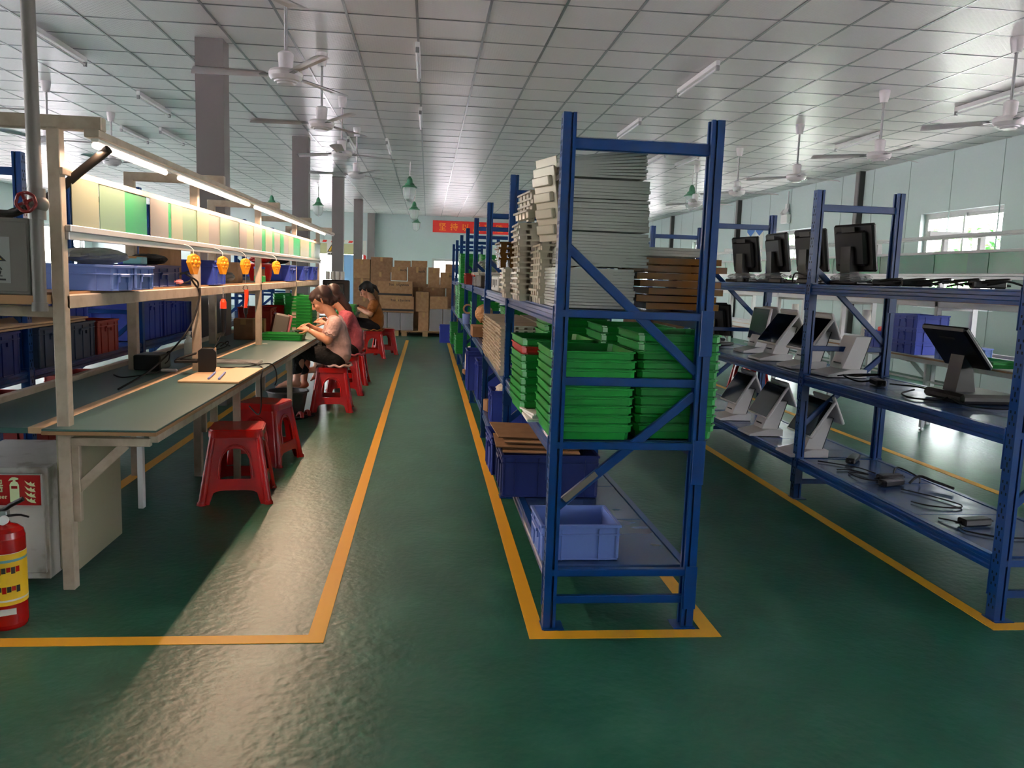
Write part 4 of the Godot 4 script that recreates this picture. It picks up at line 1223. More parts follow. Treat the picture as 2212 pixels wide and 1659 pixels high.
# ---------------------------------------------------------------- containers and boxes
func crate(called: String, label: String, m: Material, at: Vector3, w: float, h: float, d: float, turn := 0.0, group := "") -> Node3D:
	# open tote: w along x, d along z
	var r := thing(called, label, "crate", at, turn, group)
	var s := Sh.new()
	var t := 0.004
	var x := w / 2 - 0.012
	var z := d / 2 - 0.012
	s.bb(-x, x, 0.0, 0.005, -z, z)
	for k in [-1.0, 1.0]:
		s.bb(-x, x, 0.005, h - 0.002, k * z - t / 2, k * z + t / 2)
		s.bb(k * x - t / 2, k * x + t / 2, 0.005, h - 0.002, -z, z)
	obj("body", s, m, r)
	s = Sh.new()
	for y in [[h - 0.012, h, 0.012], [h - 0.045, h - 0.039, 0.009], [0.0, 0.006, 0.004]]:
		var e: float = y[2]
		for k in [-1.0, 1.0]:
			s.bb(-x - e, x + e, y[0], y[1], k * (z + e / 2 + 0.001) - e / 2, k * (z + e / 2 + 0.001) + e / 2, 0.001)
			s.bb(k * (x + e / 2 + 0.001) - e / 2, k * (x + e / 2 + 0.001) + e / 2, y[0], y[1], -z - e, z + e, 0.001)
	obj("rim", s, m, r)
	s = Sh.new()
	var nx := maxi(2, int(w / 0.13))
	for i in nx:
		var px := -x + 2 * x * (i + 0.5) / nx
		for k in [-1.0, 1.0]: s.bb(px - 0.002, px + 0.002, 0.0, h - 0.02, k * z, k * (z + 0.008))
	var nz := maxi(2, int(d / 0.13))
	for i in nz:
		var pz := -z + 2 * z * (i + 0.5) / nz
		for k in [-1.0, 1.0]: s.bb(k * x, k * (x + 0.008), 0.0, h - 0.02, pz - 0.002, pz + 0.002)
	for a in [-1.0, 1.0]:
		for b in [-1.0, 1.0]: s.box(V(a * x, h / 2, b * z), V(0.014, h - 0.01, 0.014), 0.004)
	obj("ribs", s, m, r).set_meta("kind", "stuff")
	for k in [-1.0, 1.0]:
		s = Sh.new()
		s.bb(k * (x + 0.002), k * (x + 0.02), h - 0.055, h - 0.04, -0.055, 0.055, 0.003)
		s.bb(k * (x + 0.002), k * (x + 0.014), h - 0.08, h - 0.04, -0.055, -0.048, 0.001)
		s.bb(k * (x + 0.002), k * (x + 0.014), h - 0.08, h - 0.04, 0.048, 0.055, 0.001)
		obj("handle", s, m, r)
	return r

var tray_meshes := {}

func tray_mesh(w: float, d: float) -> ArrayMesh:
	var key := "%0.3f_%0.3f" % [w, d]
	if not tray_meshes.has(key):
		var s := Sh.new()
		var h := 0.062
		var i := 0.010
		var c := 0.018
		var ring := func(x: float, z: float, y: float) -> Array:
			var o := []
			for p in [[x, -z + c], [x, z - c], [x - c, z], [-x + c, z], [-x, z - c], [-x, -z + c], [-x + c, -z], [x - c, -z]]: o.append(V(p[0], y, p[1]))
			return o
		var x := w / 2; var z := d / 2
		var rings := [ring.call(x - i - 0.003, z - i - 0.003, 0.0), ring.call(x - i, z - i, 0.030), ring.call(x - 0.003, z - 0.003, 0.032), ring.call(x - 0.003, z - 0.003, h - 0.008), ring.call(x + 0.002, z + 0.002, h - 0.006), ring.call(x + 0.002, z + 0.002, h), ring.call(x - 0.005, z - 0.005, h), ring.call(x - i - 0.005, z - i - 0.005, 0.004)]
		for k in rings.size() - 1:
			for j in 8:
				s.quad(rings[k][(j + 1) % 8], rings[k][j], rings[k + 1][j], rings[k + 1][(j + 1) % 8])
		for j in range(1, 7):
			s.tri(rings[7][0], rings[7][j + 1], rings[7][j])
			s.tri(rings[0][0], rings[0][j], rings[0][j + 1])
		tray_meshes[key] = s.mesh()
	return tray_meshes[key]

func tray_stack(n: int, x: float, y: float, z: float, w: float, d: float, m: String, what: String, group: String, reds := [], turn := 0.0) -> void:
	for i in n:
		var col: String = "red_tray" if i in reds else m
		var o := put("plastic_tray", tray_mesh(w, d), M[col], null, Transform3D(Basis(Vector3.UP, turn + rng.randf_range(-0.012, 0.012)), V(x + rng.randf_range(-0.003, 0.003), y + 0.0362 * i, z + rng.randf_range(-0.003, 0.003))))
		var word := "red" if i in reds else "green"
		var l := "%s tray, topmost of the stack %s" % [word, what] if i == n - 1 else ("%s tray, lowest of the stack %s" % [word, what] if i == 0 else "%s tray nested in the stack %s" % [word, what])
		if l.split(" ").size() > 16: l = l.replace("nested in the stack ", "in stack ").replace("of the stack ", "").replace("in the pile ", "in pile ").replace(" at the far side", "")
		tag(o, l, "tray", group)

func carton(label: String, at: Vector3, w: float, h: float, d: float, turn := 0.0, group := "", print_ := "", band := false) -> Node3D:
	var r := thing("cardboard_box", label, "box", at, turn, group)
	var s := Sh.new()
	s.bb(-w / 2, w / 2, 0, h - 0.003, -d / 2, d / 2, 0.004)
	obj("body", s, M.card if rng.randf() < 0.6 else M.card_dark, r)
	for k in [-1.0, 1.0]:
		s = Sh.new()
		s.bb(-w / 2 + 0.001, w / 2 - 0.001, h - 0.004, h, k * 0.001, k * (d / 2 - 0.001))
		obj("flap", s, M.card, r)
	s = Sh.new()
	s.bb(-0.025, 0.025, h * 0.72, h - 0.002, d / 2 - 0.001, d / 2 + 0.0012)
	obj("tape_strip", s, M.pack_tape, r)
	if print_ != "":
		put("printed_text", text_mesh(print_, minf(0.05, h * 0.16), 0.002), M.ink, r, Transform3D(Basis.IDENTITY, V(0.08, h * 0.78, d / 2)))
	if band:
		s = Sh.new()
		s.bb(-w / 2 + 0.001, w / 2 - 0.001, 0.03, 0.075, d / 2 - 0.001, d / 2 + 0.0015)
		obj("dark_band", s, M.ink, r)
	return r

func text_mesh(t: String, h: float, depth: float, bold := true) -> TextMesh:
	var m := TextMesh.new()
	var f := SystemFont.new()
	f.font_names = PackedStringArray(["Droid Sans"])
	f.font_weight = 700 if bold else 400
	m.font = f
	m.text = t
	m.font_size = 32
	m.pixel_size = h / 24.0
	m.depth = depth
	return m

var blister_meshes := {}

func blister_mesh(w: float, d: float, h: float, pockets := true) -> ArrayMesh:  # thin moulded tray with pockets
	var key := "%0.3f_%0.3f_%0.3f_%s" % [w, d, h, pockets]
	if not blister_meshes.has(key):
		var s := Sh.new()
		s.bb(-w / 2, w / 2, h - 0.0015, h, -d / 2, d / 2)
		for k in [-1.0, 1.0]:  # turned down rim
			s.bb(-w / 2, w / 2, h - (0.0095 if pockets else minf(h, 0.025)), h, k * (d / 2 - 0.001) - 0.001, k * (d / 2 - 0.001) + 0.001)
			s.bb(k * (w / 2 - 0.001) - 0.001, k * (w / 2 - 0.001) + 0.001, h - (0.0095 if pockets else minf(h, 0.025)), h, -d / 2, d / 2)
		var nx := maxi(2, roundi(w / 0.055))
		var nz := maxi(2, roundi(d / 0.075))
		for i in nx if pockets else 0:
			for j in nz:
				if nx > 3 and nz > 3 and i > 0 and i < nx - 1 and j > 0 and j < nz - 1: continue
				var cx := -w / 2 + w * (i + 0.5) / nx
				var cz := -d / 2 + d * (j + 0.5) / nz
				var a := w / nx / 2 - 0.009
				var b := d / nz / 2 - 0.009
				var y0 := 0.0
				s.quad(V(cx - a, h, cz + b), V(cx - a * 0.85, y0, cz + b * 0.85), V(cx + a * 0.85, y0, cz + b * 0.85), V(cx + a, h, cz + b))
				s.quad(V(cx + a, h, cz - b), V(cx + a * 0.85, y0, cz - b * 0.85), V(cx - a * 0.85, y0, cz - b * 0.85), V(cx - a, h, cz - b))
				s.quad(V(cx + a, h, cz + b), V(cx + a * 0.85, y0, cz + b * 0.85), V(cx + a * 0.85, y0, cz - b * 0.85), V(cx + a, h, cz - b))
				s.quad(V(cx - a, h, cz - b), V(cx - a * 0.85, y0, cz - b * 0.85), V(cx - a * 0.85, y0, cz + b * 0.85), V(cx - a, h, cz + b))
		blister_meshes[key] = s.mesh()
	return blister_meshes[key]

func blisters(n: int, at: Vector3, w: float, d: float, h: float, step: float, m: String, what: String, group: String, lean := Vector3.ZERO, turn := 0.0, jit := 0.004) -> void:
	for i in n:
		var b := Basis(Vector3.UP, turn + rng.randf_range(-0.02, 0.02)) * Basis.from_euler(V(lean.z * i, 0, -lean.x * i))
		var o := put("blister_tray", blister_mesh(w, d, h if m != "blister" or step > 0.02 else step - 0.001, m != "blister" or step > 0.02), M[m], null, Transform3D(b, at + V(lean.x * step * i * i * 0.5 + rng.randf_range(-jit, jit), step * i, rng.randf_range(-jit, jit))))
		var l := "clear tray, topmost %s" % what if i == n - 1 else ("clear tray, lowest %s" % what if i == 0 else "clear tray in the pile %s" % what)
		if l.split(" ").size() > 16: l = l.replace("nested in the stack ", "in stack ").replace("of the stack ", "").replace("in the pile ", "in pile ").replace(" at the far side", "")
		tag(o, l, "tray", group)

# ---------------------------------------------------------------- devices
func terminal(label: String, at: Vector3, screen := true, upright := 0.62, lit := "screen_dark", sy := 0.0) -> Node3D:
	# faces -x; at is the middle of its base
	var r := thing("sales_terminal", label, "terminal", at, 0, "white double screen terminals")
	var s := Sh.new()
	s.t = Transform3D(Basis(Vector3.RIGHT, Vector3.UP, Vector3.BACK), Vector3.ZERO)
	s.ext(PackedVector2Array([Vector2(-0.13, 0.0), Vector2(0.13, 0.0), Vector2(0.13, 0.05), Vector2(0.02, 0.05), Vector2(-0.10, 0.022), Vector2(-0.13, 0.015)]), -0.12, 0.12)
	obj("base", s, M.device_white, r)
	s = Sh.new()
	s.ext(PackedVector2Array([Vector2(-0.02, 0.05), Vector2(0.10, 0.05), Vector2(0.16, 0.26), Vector2(0.06, 0.26)]), -0.085, 0.085)
	obj("column", s, M.device_white, r)
	s = Sh.new()
	s.ext(PackedVector2Array([Vector2(0.10, 0.05), Vector2(0.112, 0.05), Vector2(0.172, 0.26), Vector2(0.16, 0.26)]), -0.075, 0.075)
	obj("column_back", s, M.black, r)
	s = Sh.new()
	s.t = Transform3D(Basis(Vector3.BACK, 0.0), V(-0.012, 0.085, 0.0))
	s.bb(-0.004, 0.002, -0.004, 0.004, -0.045, 0.045)
	obj("card_slot", s, M.black, r)
	if screen:
		var b := Basis(Vector3.BACK, -upright)
		s = Sh.new()
		s.t = Transform3D(b, V(0.045, 0.24 + sy, 0))
		s.box(V(0, 0, 0), V(0.022, 0.285, 0.36), 0.006)
		obj("screen_case", s, M.device_white, r)
		s = Sh.new()
		s.t = Transform3D(b, V(0.045, 0.24 + sy, 0))
		s.box(V(-0.0112, 0.0, 0), V(0.002, 0.262, 0.338), 0.0006)
		obj("screen", s, M[lit], r)
		s = Sh.new()
		s.t = Transform3D(Basis(Vector3.BACK, 0.42), V(0.165, 0.30 + sy, 0))
		s.box(V(0, 0, 0), V(0.02, 0.20, 0.30), 0.006)
		obj("rear_display", s, M.device_white, r)
	return r

func monitor(label: String, at: Vector3, turn: float) -> Node3D:  # faces +x before the turn; seen from behind
	var r := thing("monitor", label, "monitor", at, turn, "black monitors on the right rack")
	var s := Sh.new()
	s.box(V(0, 0.014, 0), V(0.20, 0.028, 0.30), 0.01)
	obj("base", s, M.black, r)
	s = Sh.new()
	s.ext(PackedVector2Array([Vector2(-0.06, 0.028), Vector2(0.03, 0.028), Vector2(-0.02, 0.14), Vector2(-0.055, 0.24), Vector2(-0.075, 0.24), Vector2(-0.07, 0.13)]), -0.045, 0.045)
	obj("stand", s, M.device_grey, r)
	var b := Basis(Vector3.BACK, 0.17)
	s = Sh.new()
	s.t = Transform3D(b, V(0.0, 0.235, 0))
	s.box(V(0.0, 0, 0), V(0.034, 0.30, 0.365), 0.012)
	s.box(V(-0.03, 0.0, 0), V(0.035, 0.22, 0.27), 0.014)
	obj("case", s, M.black, r)
	s = Sh.new()
	s.t = Transform3D(b, V(0.0, 0.235, 0))
	s.box(V(0.0175, 0, 0), V(0.002, 0.27, 0.335))
	obj("screen", s, M.screen_dark, r)
	s = Sh.new()
	s.t = Transform3D(b, V(0.0, 0.235, 0))
	s.box(V(-0.048, 0.12, 0), V(0.004, 0.03, 0.12), 0.001)
	obj("vent", s, M.device_grey, r)
	return r

func adapter(label: String, at: Vector3, turn: float, l := 0.15) -> Node3D:
	var r := thing("power_adapter", label, "power adapter", at, turn, "black power adapters")
	var s := Sh.new()
	s.box(V(0, 0.018, 0), V(l, 0.036, 0.06), 0.007)
	obj("brick", s, M.black, r)
	for k in [-1.0, 1.0]:
		s = Sh.new()
		s.cyl(V(k * l / 2, 0.018, 0), V(k * (l / 2 + 0.03), 0.014, 0), 0.007, 8, 0.004)
		obj("strain_relief", s, M.rubber, r)
	return r

func cable(label: String, path: Array, r := 0.004, m := "rubber", group := "black cables") -> void:
	var s := Sh.new()
	s.tube(curve(path, 0.025), r, 6)
	tag(obj("cable", s, M[m]), label, "cable", group)

func bag(called: String, label: String, category: String, at: Vector3, size: Vector3, m: String, seed_: int, rough := 0.28) -> Node3D:
	# crumpled cloth or film: a squashed ball pushed in and out by noise
	var f := FastNoiseLite.new()
	f.seed = seed_
	f.frequency = 1.6
	f.noise_type = FastNoiseLite.TYPE_CELLULAR
	f.cellular_return_type = FastNoiseLite.RETURN_DISTANCE
	var s := Sh.new()
	var n := 14
	var k := 22
	var P := func(i: int, j: int) -> Vector3:
		var la := PI * i / n - PI / 2
		var lo := TAU * (j % k) / k
		var d := Vector3(cos(la) * cos(lo), sin(la), cos(la) * sin(lo))
		var q := d * (1.0 + rough * f.get_noise_3dv(d * 1.3) * 1.4)
		q.y = maxf(q.y * 0.5 + 0.5, 0.0)
		return V(q.x * size.x / 2, q.y * size.y, q.z * size.z / 2)
	for i in n:
		for j in k:
			s.quad(P.call(i, j + 1), P.call(i, j), P.call(i + 1, j), P.call(i + 1, j + 1))
	var o := obj(called, s, M[m])
	o.position = at
	tag(o, label, category)
	return o

func stool(label: String, at: Vector3, turn: float) -> void:
	if stool0 != null:
		dup(stool0, "plastic_stool", label, at, turn)
		return
	var r := thing("plastic_stool", label, "stool", at, turn, "red plastic stools")
	stool0 = r
	# four sloping sides with an arch and a low opening, round corner legs, a top with a rim
	var hb := 0.195   # half width at the floor
	var ht := 0.135   # half width at the top
	var H := 0.44
	for k in 4:
		var s := Sh.new()
		var turn_k := Basis(Vector3.UP, PI / 2 * k)
		var map := func(u: float, y: float, o: float) -> Vector3:
			var f := y / H
			var half := lerpf(hb, ht, f)
			return turn_k * V(u * half, y, half + o)
		# columns of the sheet: openings follow the arch
		var us := []
		for i in 25: us.append(-1.0 + 2.0 * i / 24.0)
		for i in 24:
			var a: float = us[i]; var b: float = us[i + 1]
			var arch := func(u: float) -> Array:   # solid spans in y at this u
				var au := absf(u)
				var low := 0.0 if au > 0.68 else 0.062 + 0.022 * sqrt(maxf(0.0, 1.0 - pow(au / 0.68, 4)))
				if au > 0.52: return [low, -1.0, -1.0]
				var top := 0.235 + 0.095 * sqrt(maxf(0.0, 1.0 - pow(au / 0.52, 2.4)))
				return [low, 0.150, top]
			var A: Array = arch.call(a); var B: Array = arch.call(b)
			var spans := []
			if A[1] < 0 or B[1] < 0:
				spans = [[A[0] if A[1] < 0 or true else 0.0, B[0], H, H]]
			else:
				spans = [[A[0], B[0], 0.150, 0.150], [A[2], B[2], H, H]]
			for q in spans:
				for side in [1.0, -1.0]:
					var o := 0.0 if side > 0 else -0.012
					var p1: Vector3 = map.call(a, q[0], o); var p2: Vector3 = map.call(b, q[1], o); var p3: Vector3 = map.call(b, q[3], o); var p4: Vector3 = map.call(a, q[2], o)
					if side > 0: s.quad(p1, p2, p3, p4)
					else: s.quad(p2, p1, p4, p3)
				s.quad(map.call(a, q[0], -0.012), map.call(b, q[1], -0.012), map.call(b, q[1], 0.0), map.call(a, q[0], 0.0))
				if q[2] < H - 0.01: s.quad(map.call(a, q[2], 0.0), map.call(b, q[3], 0.0), map.call(b, q[3], -0.012), map.call(a, q[2], -0.012))
		# raised bead round the arch
		var arc := PackedVector3Array()
		for i in 21:
			var u := -0.56 + 1.12 * i / 20.0
			var y := 0.235 + 0.115 * sqrt(maxf(0.0, 1.0 - pow(absf(u) / 0.56, 2.4)))
			arc.append(map.call(u, y, 0.002))
		var pre := PackedVector3Array([map.call(-0.56, 0.155, 0.002)])
		pre.append_array(arc)
		pre.append(map.call(0.56, 0.155, 0.002))
		s.tube(pre, 0.006, 6)
		obj("side_panel", s, M.red_plastic, r)
		s = Sh.new()
		var foot := turn_k * V(hb - 0.006, 0.0, hb - 0.006)
		var head := turn_k * V(ht - 0.008, H - 0.02, ht - 0.008)
		s.tube(PackedVector3Array([foot, foot + V(0, 0.012, 0), foot.lerp(head, 0.03)]), 0.030, 10, 0.026)
		s.tube(PackedVector3Array([foot.lerp(head, 0.03), head]), 0.024, 10, 0.02)
		obj("leg", s, M.red_plastic, r)
	var s := Sh.new()
	var rr := ht + 0.022
	var o := PackedVector2Array()
	for c in [[1, 1, 0.0], [-1, 1, PI / 2], [-1, -1, PI], [1, -1, 1.5 * PI]]:
		for i in 6:
			var an: float = c[2] + PI / 2 * i / 5.0
			o.append(Vector2(c[0] * (rr - 0.05), c[1] * (rr - 0.05)) + Vector2(cos(an), sin(an)) * 0.05)
	s.t = Transform3D(Basis(Vector3.RIGHT, Vector3(0, 0, -1), Vector3.UP), Vector3.ZERO)
	s.ext(o, H - 0.045, H - 0.004)
	var o2 := PackedVector2Array()
	for p in o: o2.append(p * 0.955)
	s.ext(o2, H - 0.004, H + 0.004)
	obj("seat", s, M.red_plastic, r)

var stool0: Node3D = null

# ---------------------------------------------------------------- lettering drawn stroke by stroke on a 100 by 100 grid, y downwards
const GLYPH := {
	"jian": [[15,10,15,45],[28,5,28,50],[42,12,85,12,45,50],[50,22,90,50],[20,70,80,70],[50,55,50,95],[8,95,92,95]],
	"chi": [[5,28,35,28],[22,5,22,92,12,85],[5,62,36,50],[45,18,92,18],[68,3,68,40],[38,40,98,40],[42,60,98,60],[80,48,80,95,68,88],[52,70,62,82]],
	"yi": [[20,12,20,80,45,65],[45,20,55,38],[82,8,80,45,40,95],[68,62,92,92]],
	"zhi": [[18,10,85,5],[18,10,18,60,6,95],[20,28,92,28],[55,10,52,42],[32,42,85,42],[32,42,32,78],[85,42,85,78],[58,50,55,72,30,97],[62,76,88,96]],
	"qu": [[5,12,55,12],[15,12,15,80],[45,12,45,95],[15,35,45,35],[15,55,45,55],[3,82,52,72],[58,20,92,20,52,92],[60,35,96,92]],
	"sheng": [[14,8,14,60,6,95],[14,8,36,8,36,95,28,90],[14,34,36,34],[14,58,36,58],[55,10,46,38],[50,30,92,30],[70,5,70,92],[50,58,90,58],[42,92,98,92]],
	"ti": [[5,28,35,28],[22,5,22,92,12,85],[5,62,36,50],[48,6,88,6,88,38,48,38,48,6],[48,22,88,22],[40,52,96,52],[68,52,68,90],[68,70,90,70],[52,62,42,95],[50,80,65,92,98,94]],
	"gao": [[50,2,50,14],[8,16,92,16],[30,26,70,26,70,42,30,42,30,26],[12,52,12,97],[12,52,88,52,88,96,78,92],[34,64,66,64,66,82,34,82,34,64]],
	"jing": [[50,0,50,10],[18,12,82,12],[35,16,40,28],[66,16,60,28],[8,30,92,30],[28,42,72,42,72,64,28,64,28,42],[40,64,36,80,10,97],[62,64,62,90,92,92,92,80]],
	"zheng": [[35,3,15,28],[32,14,66,14,56,28],[20,30,80,30,80,62],[6,46,96,46],[20,62,80,62],[50,30,50,95,36,88]],
	"li": [[12,28,88,28,82,90,66,84],[48,4,46,45,10,95]],
	"qi": [[12,6,40,6,40,30,12,30,12,6],[60,6,88,6,88,30,60,30,60,6],[12,66,40,66,40,94,12,94,12,66],[60,66,88,66,88,94,60,94,60,66],[5,46,95,46],[50,34,48,46,10,64],[52,48,92,64],[66,36,76,42]],
	"huo": [[25,30,34,52],[76,26,64,50],[50,5,48,45,10,96],[50,46,92,96]],
	"wei": [[36,4,14,34],[34,16,66,16,54,32],[12,34,92,34],[20,34,18,68,6,97],[36,52,74,52,74,72,62,70],[36,52,36,90,88,90,88,76]],
	"xian": [[12,5,12,97],[12,8,32,8,22,35,34,58,14,66],[66,4,40,38],[66,4,96,36],[52,42,82,42],[50,58,56,80],[66,54,70,78],[88,56,76,88],[42,94,96,94]],
}

func glyph(key: String, c: Vector3, size: float, m: Material, parent: Node) -> void:  # faces +z
	var s := Sh.new()
	for st in GLYPH[key]:
		for i in range(0, st.size() - 2, 2):
			var a := c + V((st[i] - 50) * size / 100, (50 - st[i + 1]) * size / 100, 0)
			var b := c + V((st[i + 2] - 50) * size / 100, (50 - st[i + 3]) * size / 100, 0)
			var d := (b - a).normalized() * size * 0.04
			s.bar(a - d, b + d, 0.002, size * 0.085)
	var o := obj("lettering", s, m, parent)
	o.set_meta("kind", "thing")

func left_bench_load() -> void:
	var S := 1.273
	var T := 0.7165
	crate("crate", "pale blue parts bin on the bench shelf, nearest the end post", M.crate_pale, V(-1.635, S, -4.05), 0.43, 0.118, 0.268, 0.0, "bins on the bench shelf")
	crate("crate", "pale blue parts bin on the bench shelf, second from the end post", M.crate_pale, V(-1.625, S, -4.325), 0.43, 0.118, 0.262, 0.0, "bins on the bench shelf")
	crate("crate", "dark blue bin on the bench shelf behind the pink cloth", M.crate_dark, V(-1.70, S, -4.98), 0.36, 0.125, 0.62, 0.0, "bins on the bench shelf")
	bag("cloth_bag", "grey and white folded bag lying on the two pale blue bins", "bag", V(-1.66, S + 0.11, -4.35), V(0.34, 0.10, 0.62), "cloth_grey", 51)
	bag("cloth", "dark cloth heaped on the dark blue bin of the bench shelf", "cloth", V(-1.68, S + 0.118, -5.2), V(0.26, 0.08, 0.36), "cloth_dark", 52)
	carton("small mint coloured box on the dark blue bin", V(-1.64, S + 0.125, -4.85), 0.10, 0.045, 0.10)
	get_child(-1).get_child(0).material_override = M.mint_box
	bag("cloth", "pink cloth lying on the bench shelf in front of the dark blue bin", "cloth", V(-1.57, S, -5.28), V(0.14, 0.055, 0.34), "cloth_pink", 53)
	for k in 3:
		cable(["black cable coil on the bench shelf beside the second post", "black cable loop hanging over the bench shelf edge", "black cable running down behind the second post"][k], [[[-1.56, S + 0.05, -5.3], [-1.54, S + 0.08, -5.4], [-1.5, S + 0.05, -5.48], [-1.53, S + 0.02, -5.4], [-1.56, S + 0.06, -5.36], [-1.52, S + 0.09, -5.46]], [[-1.52, S + 0.07, -5.42], [-1.475, S + 0.03, -5.49], [-1.475, S - 0.01, -5.5], [-1.49, S + 0.02, -5.46], [-1.5, S + 0.05, -5.44]], [[-1.50, S + 0.02, -5.5], [-1.47, S - 0.06, -5.52], [-1.50, 1.04, -5.45], [-1.56, 0.9, -5.3], [-1.62, 0.78, -5.0], [-1.66, T + 0.005, -4.6]]][k], 0.006)
	crate("crate", "blue bin on the bench shelf just past the second post", M.crate_blue, V(-1.66, S, -6.12), 0.36, 0.17, 0.34, 0.0, "bins on the bench shelf")
	carton("green topped box behind the first yellow balancer", V(-1.78, S + 0.0, -5.75), 0.2, 0.24, 0.24)
	bag("cloth", "grey crumpled bag with red bits on the bench shelf, third bay", "cloth", V(-1.62, S, -6.75), V(0.24, 0.10, 0.42), "cloth_grey", 55)
	carton("tall brown carton on the bench shelf under the red cap", V(-1.66, S, -7.2), 0.16, 0.17, 0.18)
	for k in 3:
		crate("crate", ["blue bin on the bench shelf past the red buckets, nearest", "blue bin on the bench shelf past the red buckets, middle", "blue bin on the bench shelf at the far end post"][k], M.crate_blue, V(-1.66, S, [-9.3, -10.3, -11.1][k]), 0.38, 0.17, 0.42, 0.0, "bins on the bench shelf")
	bag("tools", "heap of dark tools and cables lying on the far blue bins", "tools", V(-1.66, S + 0.165, -9.35), V(0.32, 0.14, 0.6), "cloth_dark", 56)
	var r := thing("bucket", "red bucket on the bench shelf with a red cloth over it", "bucket", V(-1.68, S, -8.55))
	var s := Sh.new()
	s.lathe(Vector3.ZERO, [[0.0, 0.0], [0.10, 0.0], [0.13, 0.16], [0.137, 0.165], [0.137, 0.178], [0.125, 0.178], [0.095, 0.01]], 18)
	obj("body", s, M.red_plastic, r)
	bag("cloth", "red cloth hanging over the red bucket on the bench shelf", "cloth", V(-1.68, S + 0.165, -8.55), V(0.26, 0.10, 0.26), "red_tray", 57)
	r = thing("can", "brown can with a purple lid on the bench shelf beside the third post", "can", V(-1.58, S, -8.0))
	s = Sh.new()
	s.lathe(Vector3.ZERO, [[0.0, 0.0], [0.05, 0.0], [0.05, 0.12], [0.0, 0.12]], 14)
	obj("body", s, M.card, r)
	s = Sh.new()
	s.lathe(Vector3.ZERO, [[0.0, 0.12], [0.053, 0.12], [0.053, 0.14], [0.0, 0.14]], 14)
	obj("lid", s, M.crate_blue, r)
	carton("small green box in front of the brown can on the bench shelf", V(-1.545, S, -7.84), 0.08, 0.06, 0.12)
	get_child(-1).get_child(0).material_override = M.green_tray
	# spring balancers and what hangs from them
	var bz := [-5.14, -5.85, -6.555, -7.865]
	for k in 4:
		r = thing("spring_balancer", ["yellow spring balancer hanging beside the second post", "yellow spring balancer hanging above the dark screwdriver", "yellow spring balancer hanging above the orange screwdriver", "yellow spring balancer hanging farthest down the bench"][k], "spring balancer", V(-1.40, 1.42, bz[k]), 0, "yellow spring balancers")
		s = Sh.new()
		s.t = Transform3D(Basis(Vector3.UP, 1.0), Vector3.ZERO)
		s.ext(PackedVector2Array([Vector2(-0.012, -0.07), Vector2(0.012, -0.07), Vector2(0.042, 0.0), Vector2(0.03, 0.038), Vector2(0.0, 0.052), Vector2(-0.03, 0.038), Vector2(-0.042, 0.0)]), -0.016, 0.016)
		obj("case", s, M.yellow_plastic, r)
		s = Sh.new()
		s.t = Transform3D(Basis(Vector3.UP, 1.0), Vector3.ZERO)
		for i in 6: s.ball(V(cos(TAU * i / 6) * 0.026, 0.002 + sin(TAU * i / 6) * 0.026, 0.016), V(0.009, 0.009, 0.008), 8, 6)
		s.ball(V(0, 0.002, 0.016), V(0.014, 0.014, 0.012), 10, 6)
		obj("knob_ring", s, M.yellow_plastic, r)
		s = Sh.new()
		s.tube(curve([[0, 0.05, 0], [0, 0.075, 0], [-0.03, 0.10, 0], [-0.07, 0.105, 0.0]]), 0.002, 5)
		obj("hanger_cord", s, M.paper, r)
		if k == 1 or k == 2:
			s = Sh.new()
			s.cyl(V(0, -0.21 if k == 1 else -0.16, 0), V(0, -0.07, 0), 0.0015, 5)
			obj("wire", s, M.steel, r)
	for k in 2:
		var top := 1.19 if k == 0 else 1.24
		r = thing("screwdriver", ["black electric screwdriver with an orange shoulder, hanging on a chain", "electric screwdriver with a long orange grip, hanging upside down"][k], "screwdriver", V(-1.40, top, bz[k + 1]), 0, "electric screwdrivers")
		s = Sh.new()
		if k == 0:
			s.lathe(Vector3.ZERO, [[0.0, -0.25], [0.012, -0.24], [0.016, -0.18], [0.022, -0.08], [0.022, -0.045], [0.0, -0.04]], 12)
		else:
			s.lathe(Vector3.ZERO, [[0.0, -0.23], [0.006, -0.225], [0.008, -0.20], [0.015, -0.19], [0.017, -0.15], [0.0, -0.145]], 12)
		obj("body", s, M.black, r)
		s = Sh.new()
		if k == 0: s.lathe(Vector3.ZERO, [[0.0, -0.075], [0.0235, -0.075], [0.022, -0.03], [0.012, -0.01], [0.0, -0.008]], 12)
		else: s.tube(curve([[0.004, -0.01, 0], [0.008, -0.04, 0.002], [0.004, -0.10, 0], [-0.002, -0.15, 0]]), 0.018, 10, 0.013)
		obj("orange_grip", s, M.orange, r)
		s = Sh.new()
		if k == 0:
			for i in 6: s.ball(V(0, 0.005 + 0.012 * i, 0), V(0.005, 0.007, 0.004), 6, 5)
		else:
			s.tube(curve([[0, -0.02, 0], [-0.02, 0.0, 0], [-0.01, 0.025, 0], [0.01, 0.02, 0], [0.02, -0.05, 0], [0.024, -0.15, 0.01]]), 0.0025, 5)
		obj("chain" if k == 0 else "cord", s, M.rubber if k else M.steel, r)
	cable("thin black cable from the hanging screwdriver down to the table", [[-1.41, 0.945, -5.85], [-1.45, 0.85, -5.8], [-1.5, 0.76, -5.75], [-1.46, T + 0.004, -5.72], [-1.40, T + 0.004, -5.75]], 0.0035)
	# on the table
	r = thing("blower", "small black blower fan with its outlet lying on a pale board", "blower", V(-1.40, T + 0.0125, -5.40), 0.2)
	s = Sh.new()
	s.t = Transform3D(Basis(Vector3.RIGHT, Vector3.UP, Vector3.BACK), V(0, 0.075, 0))
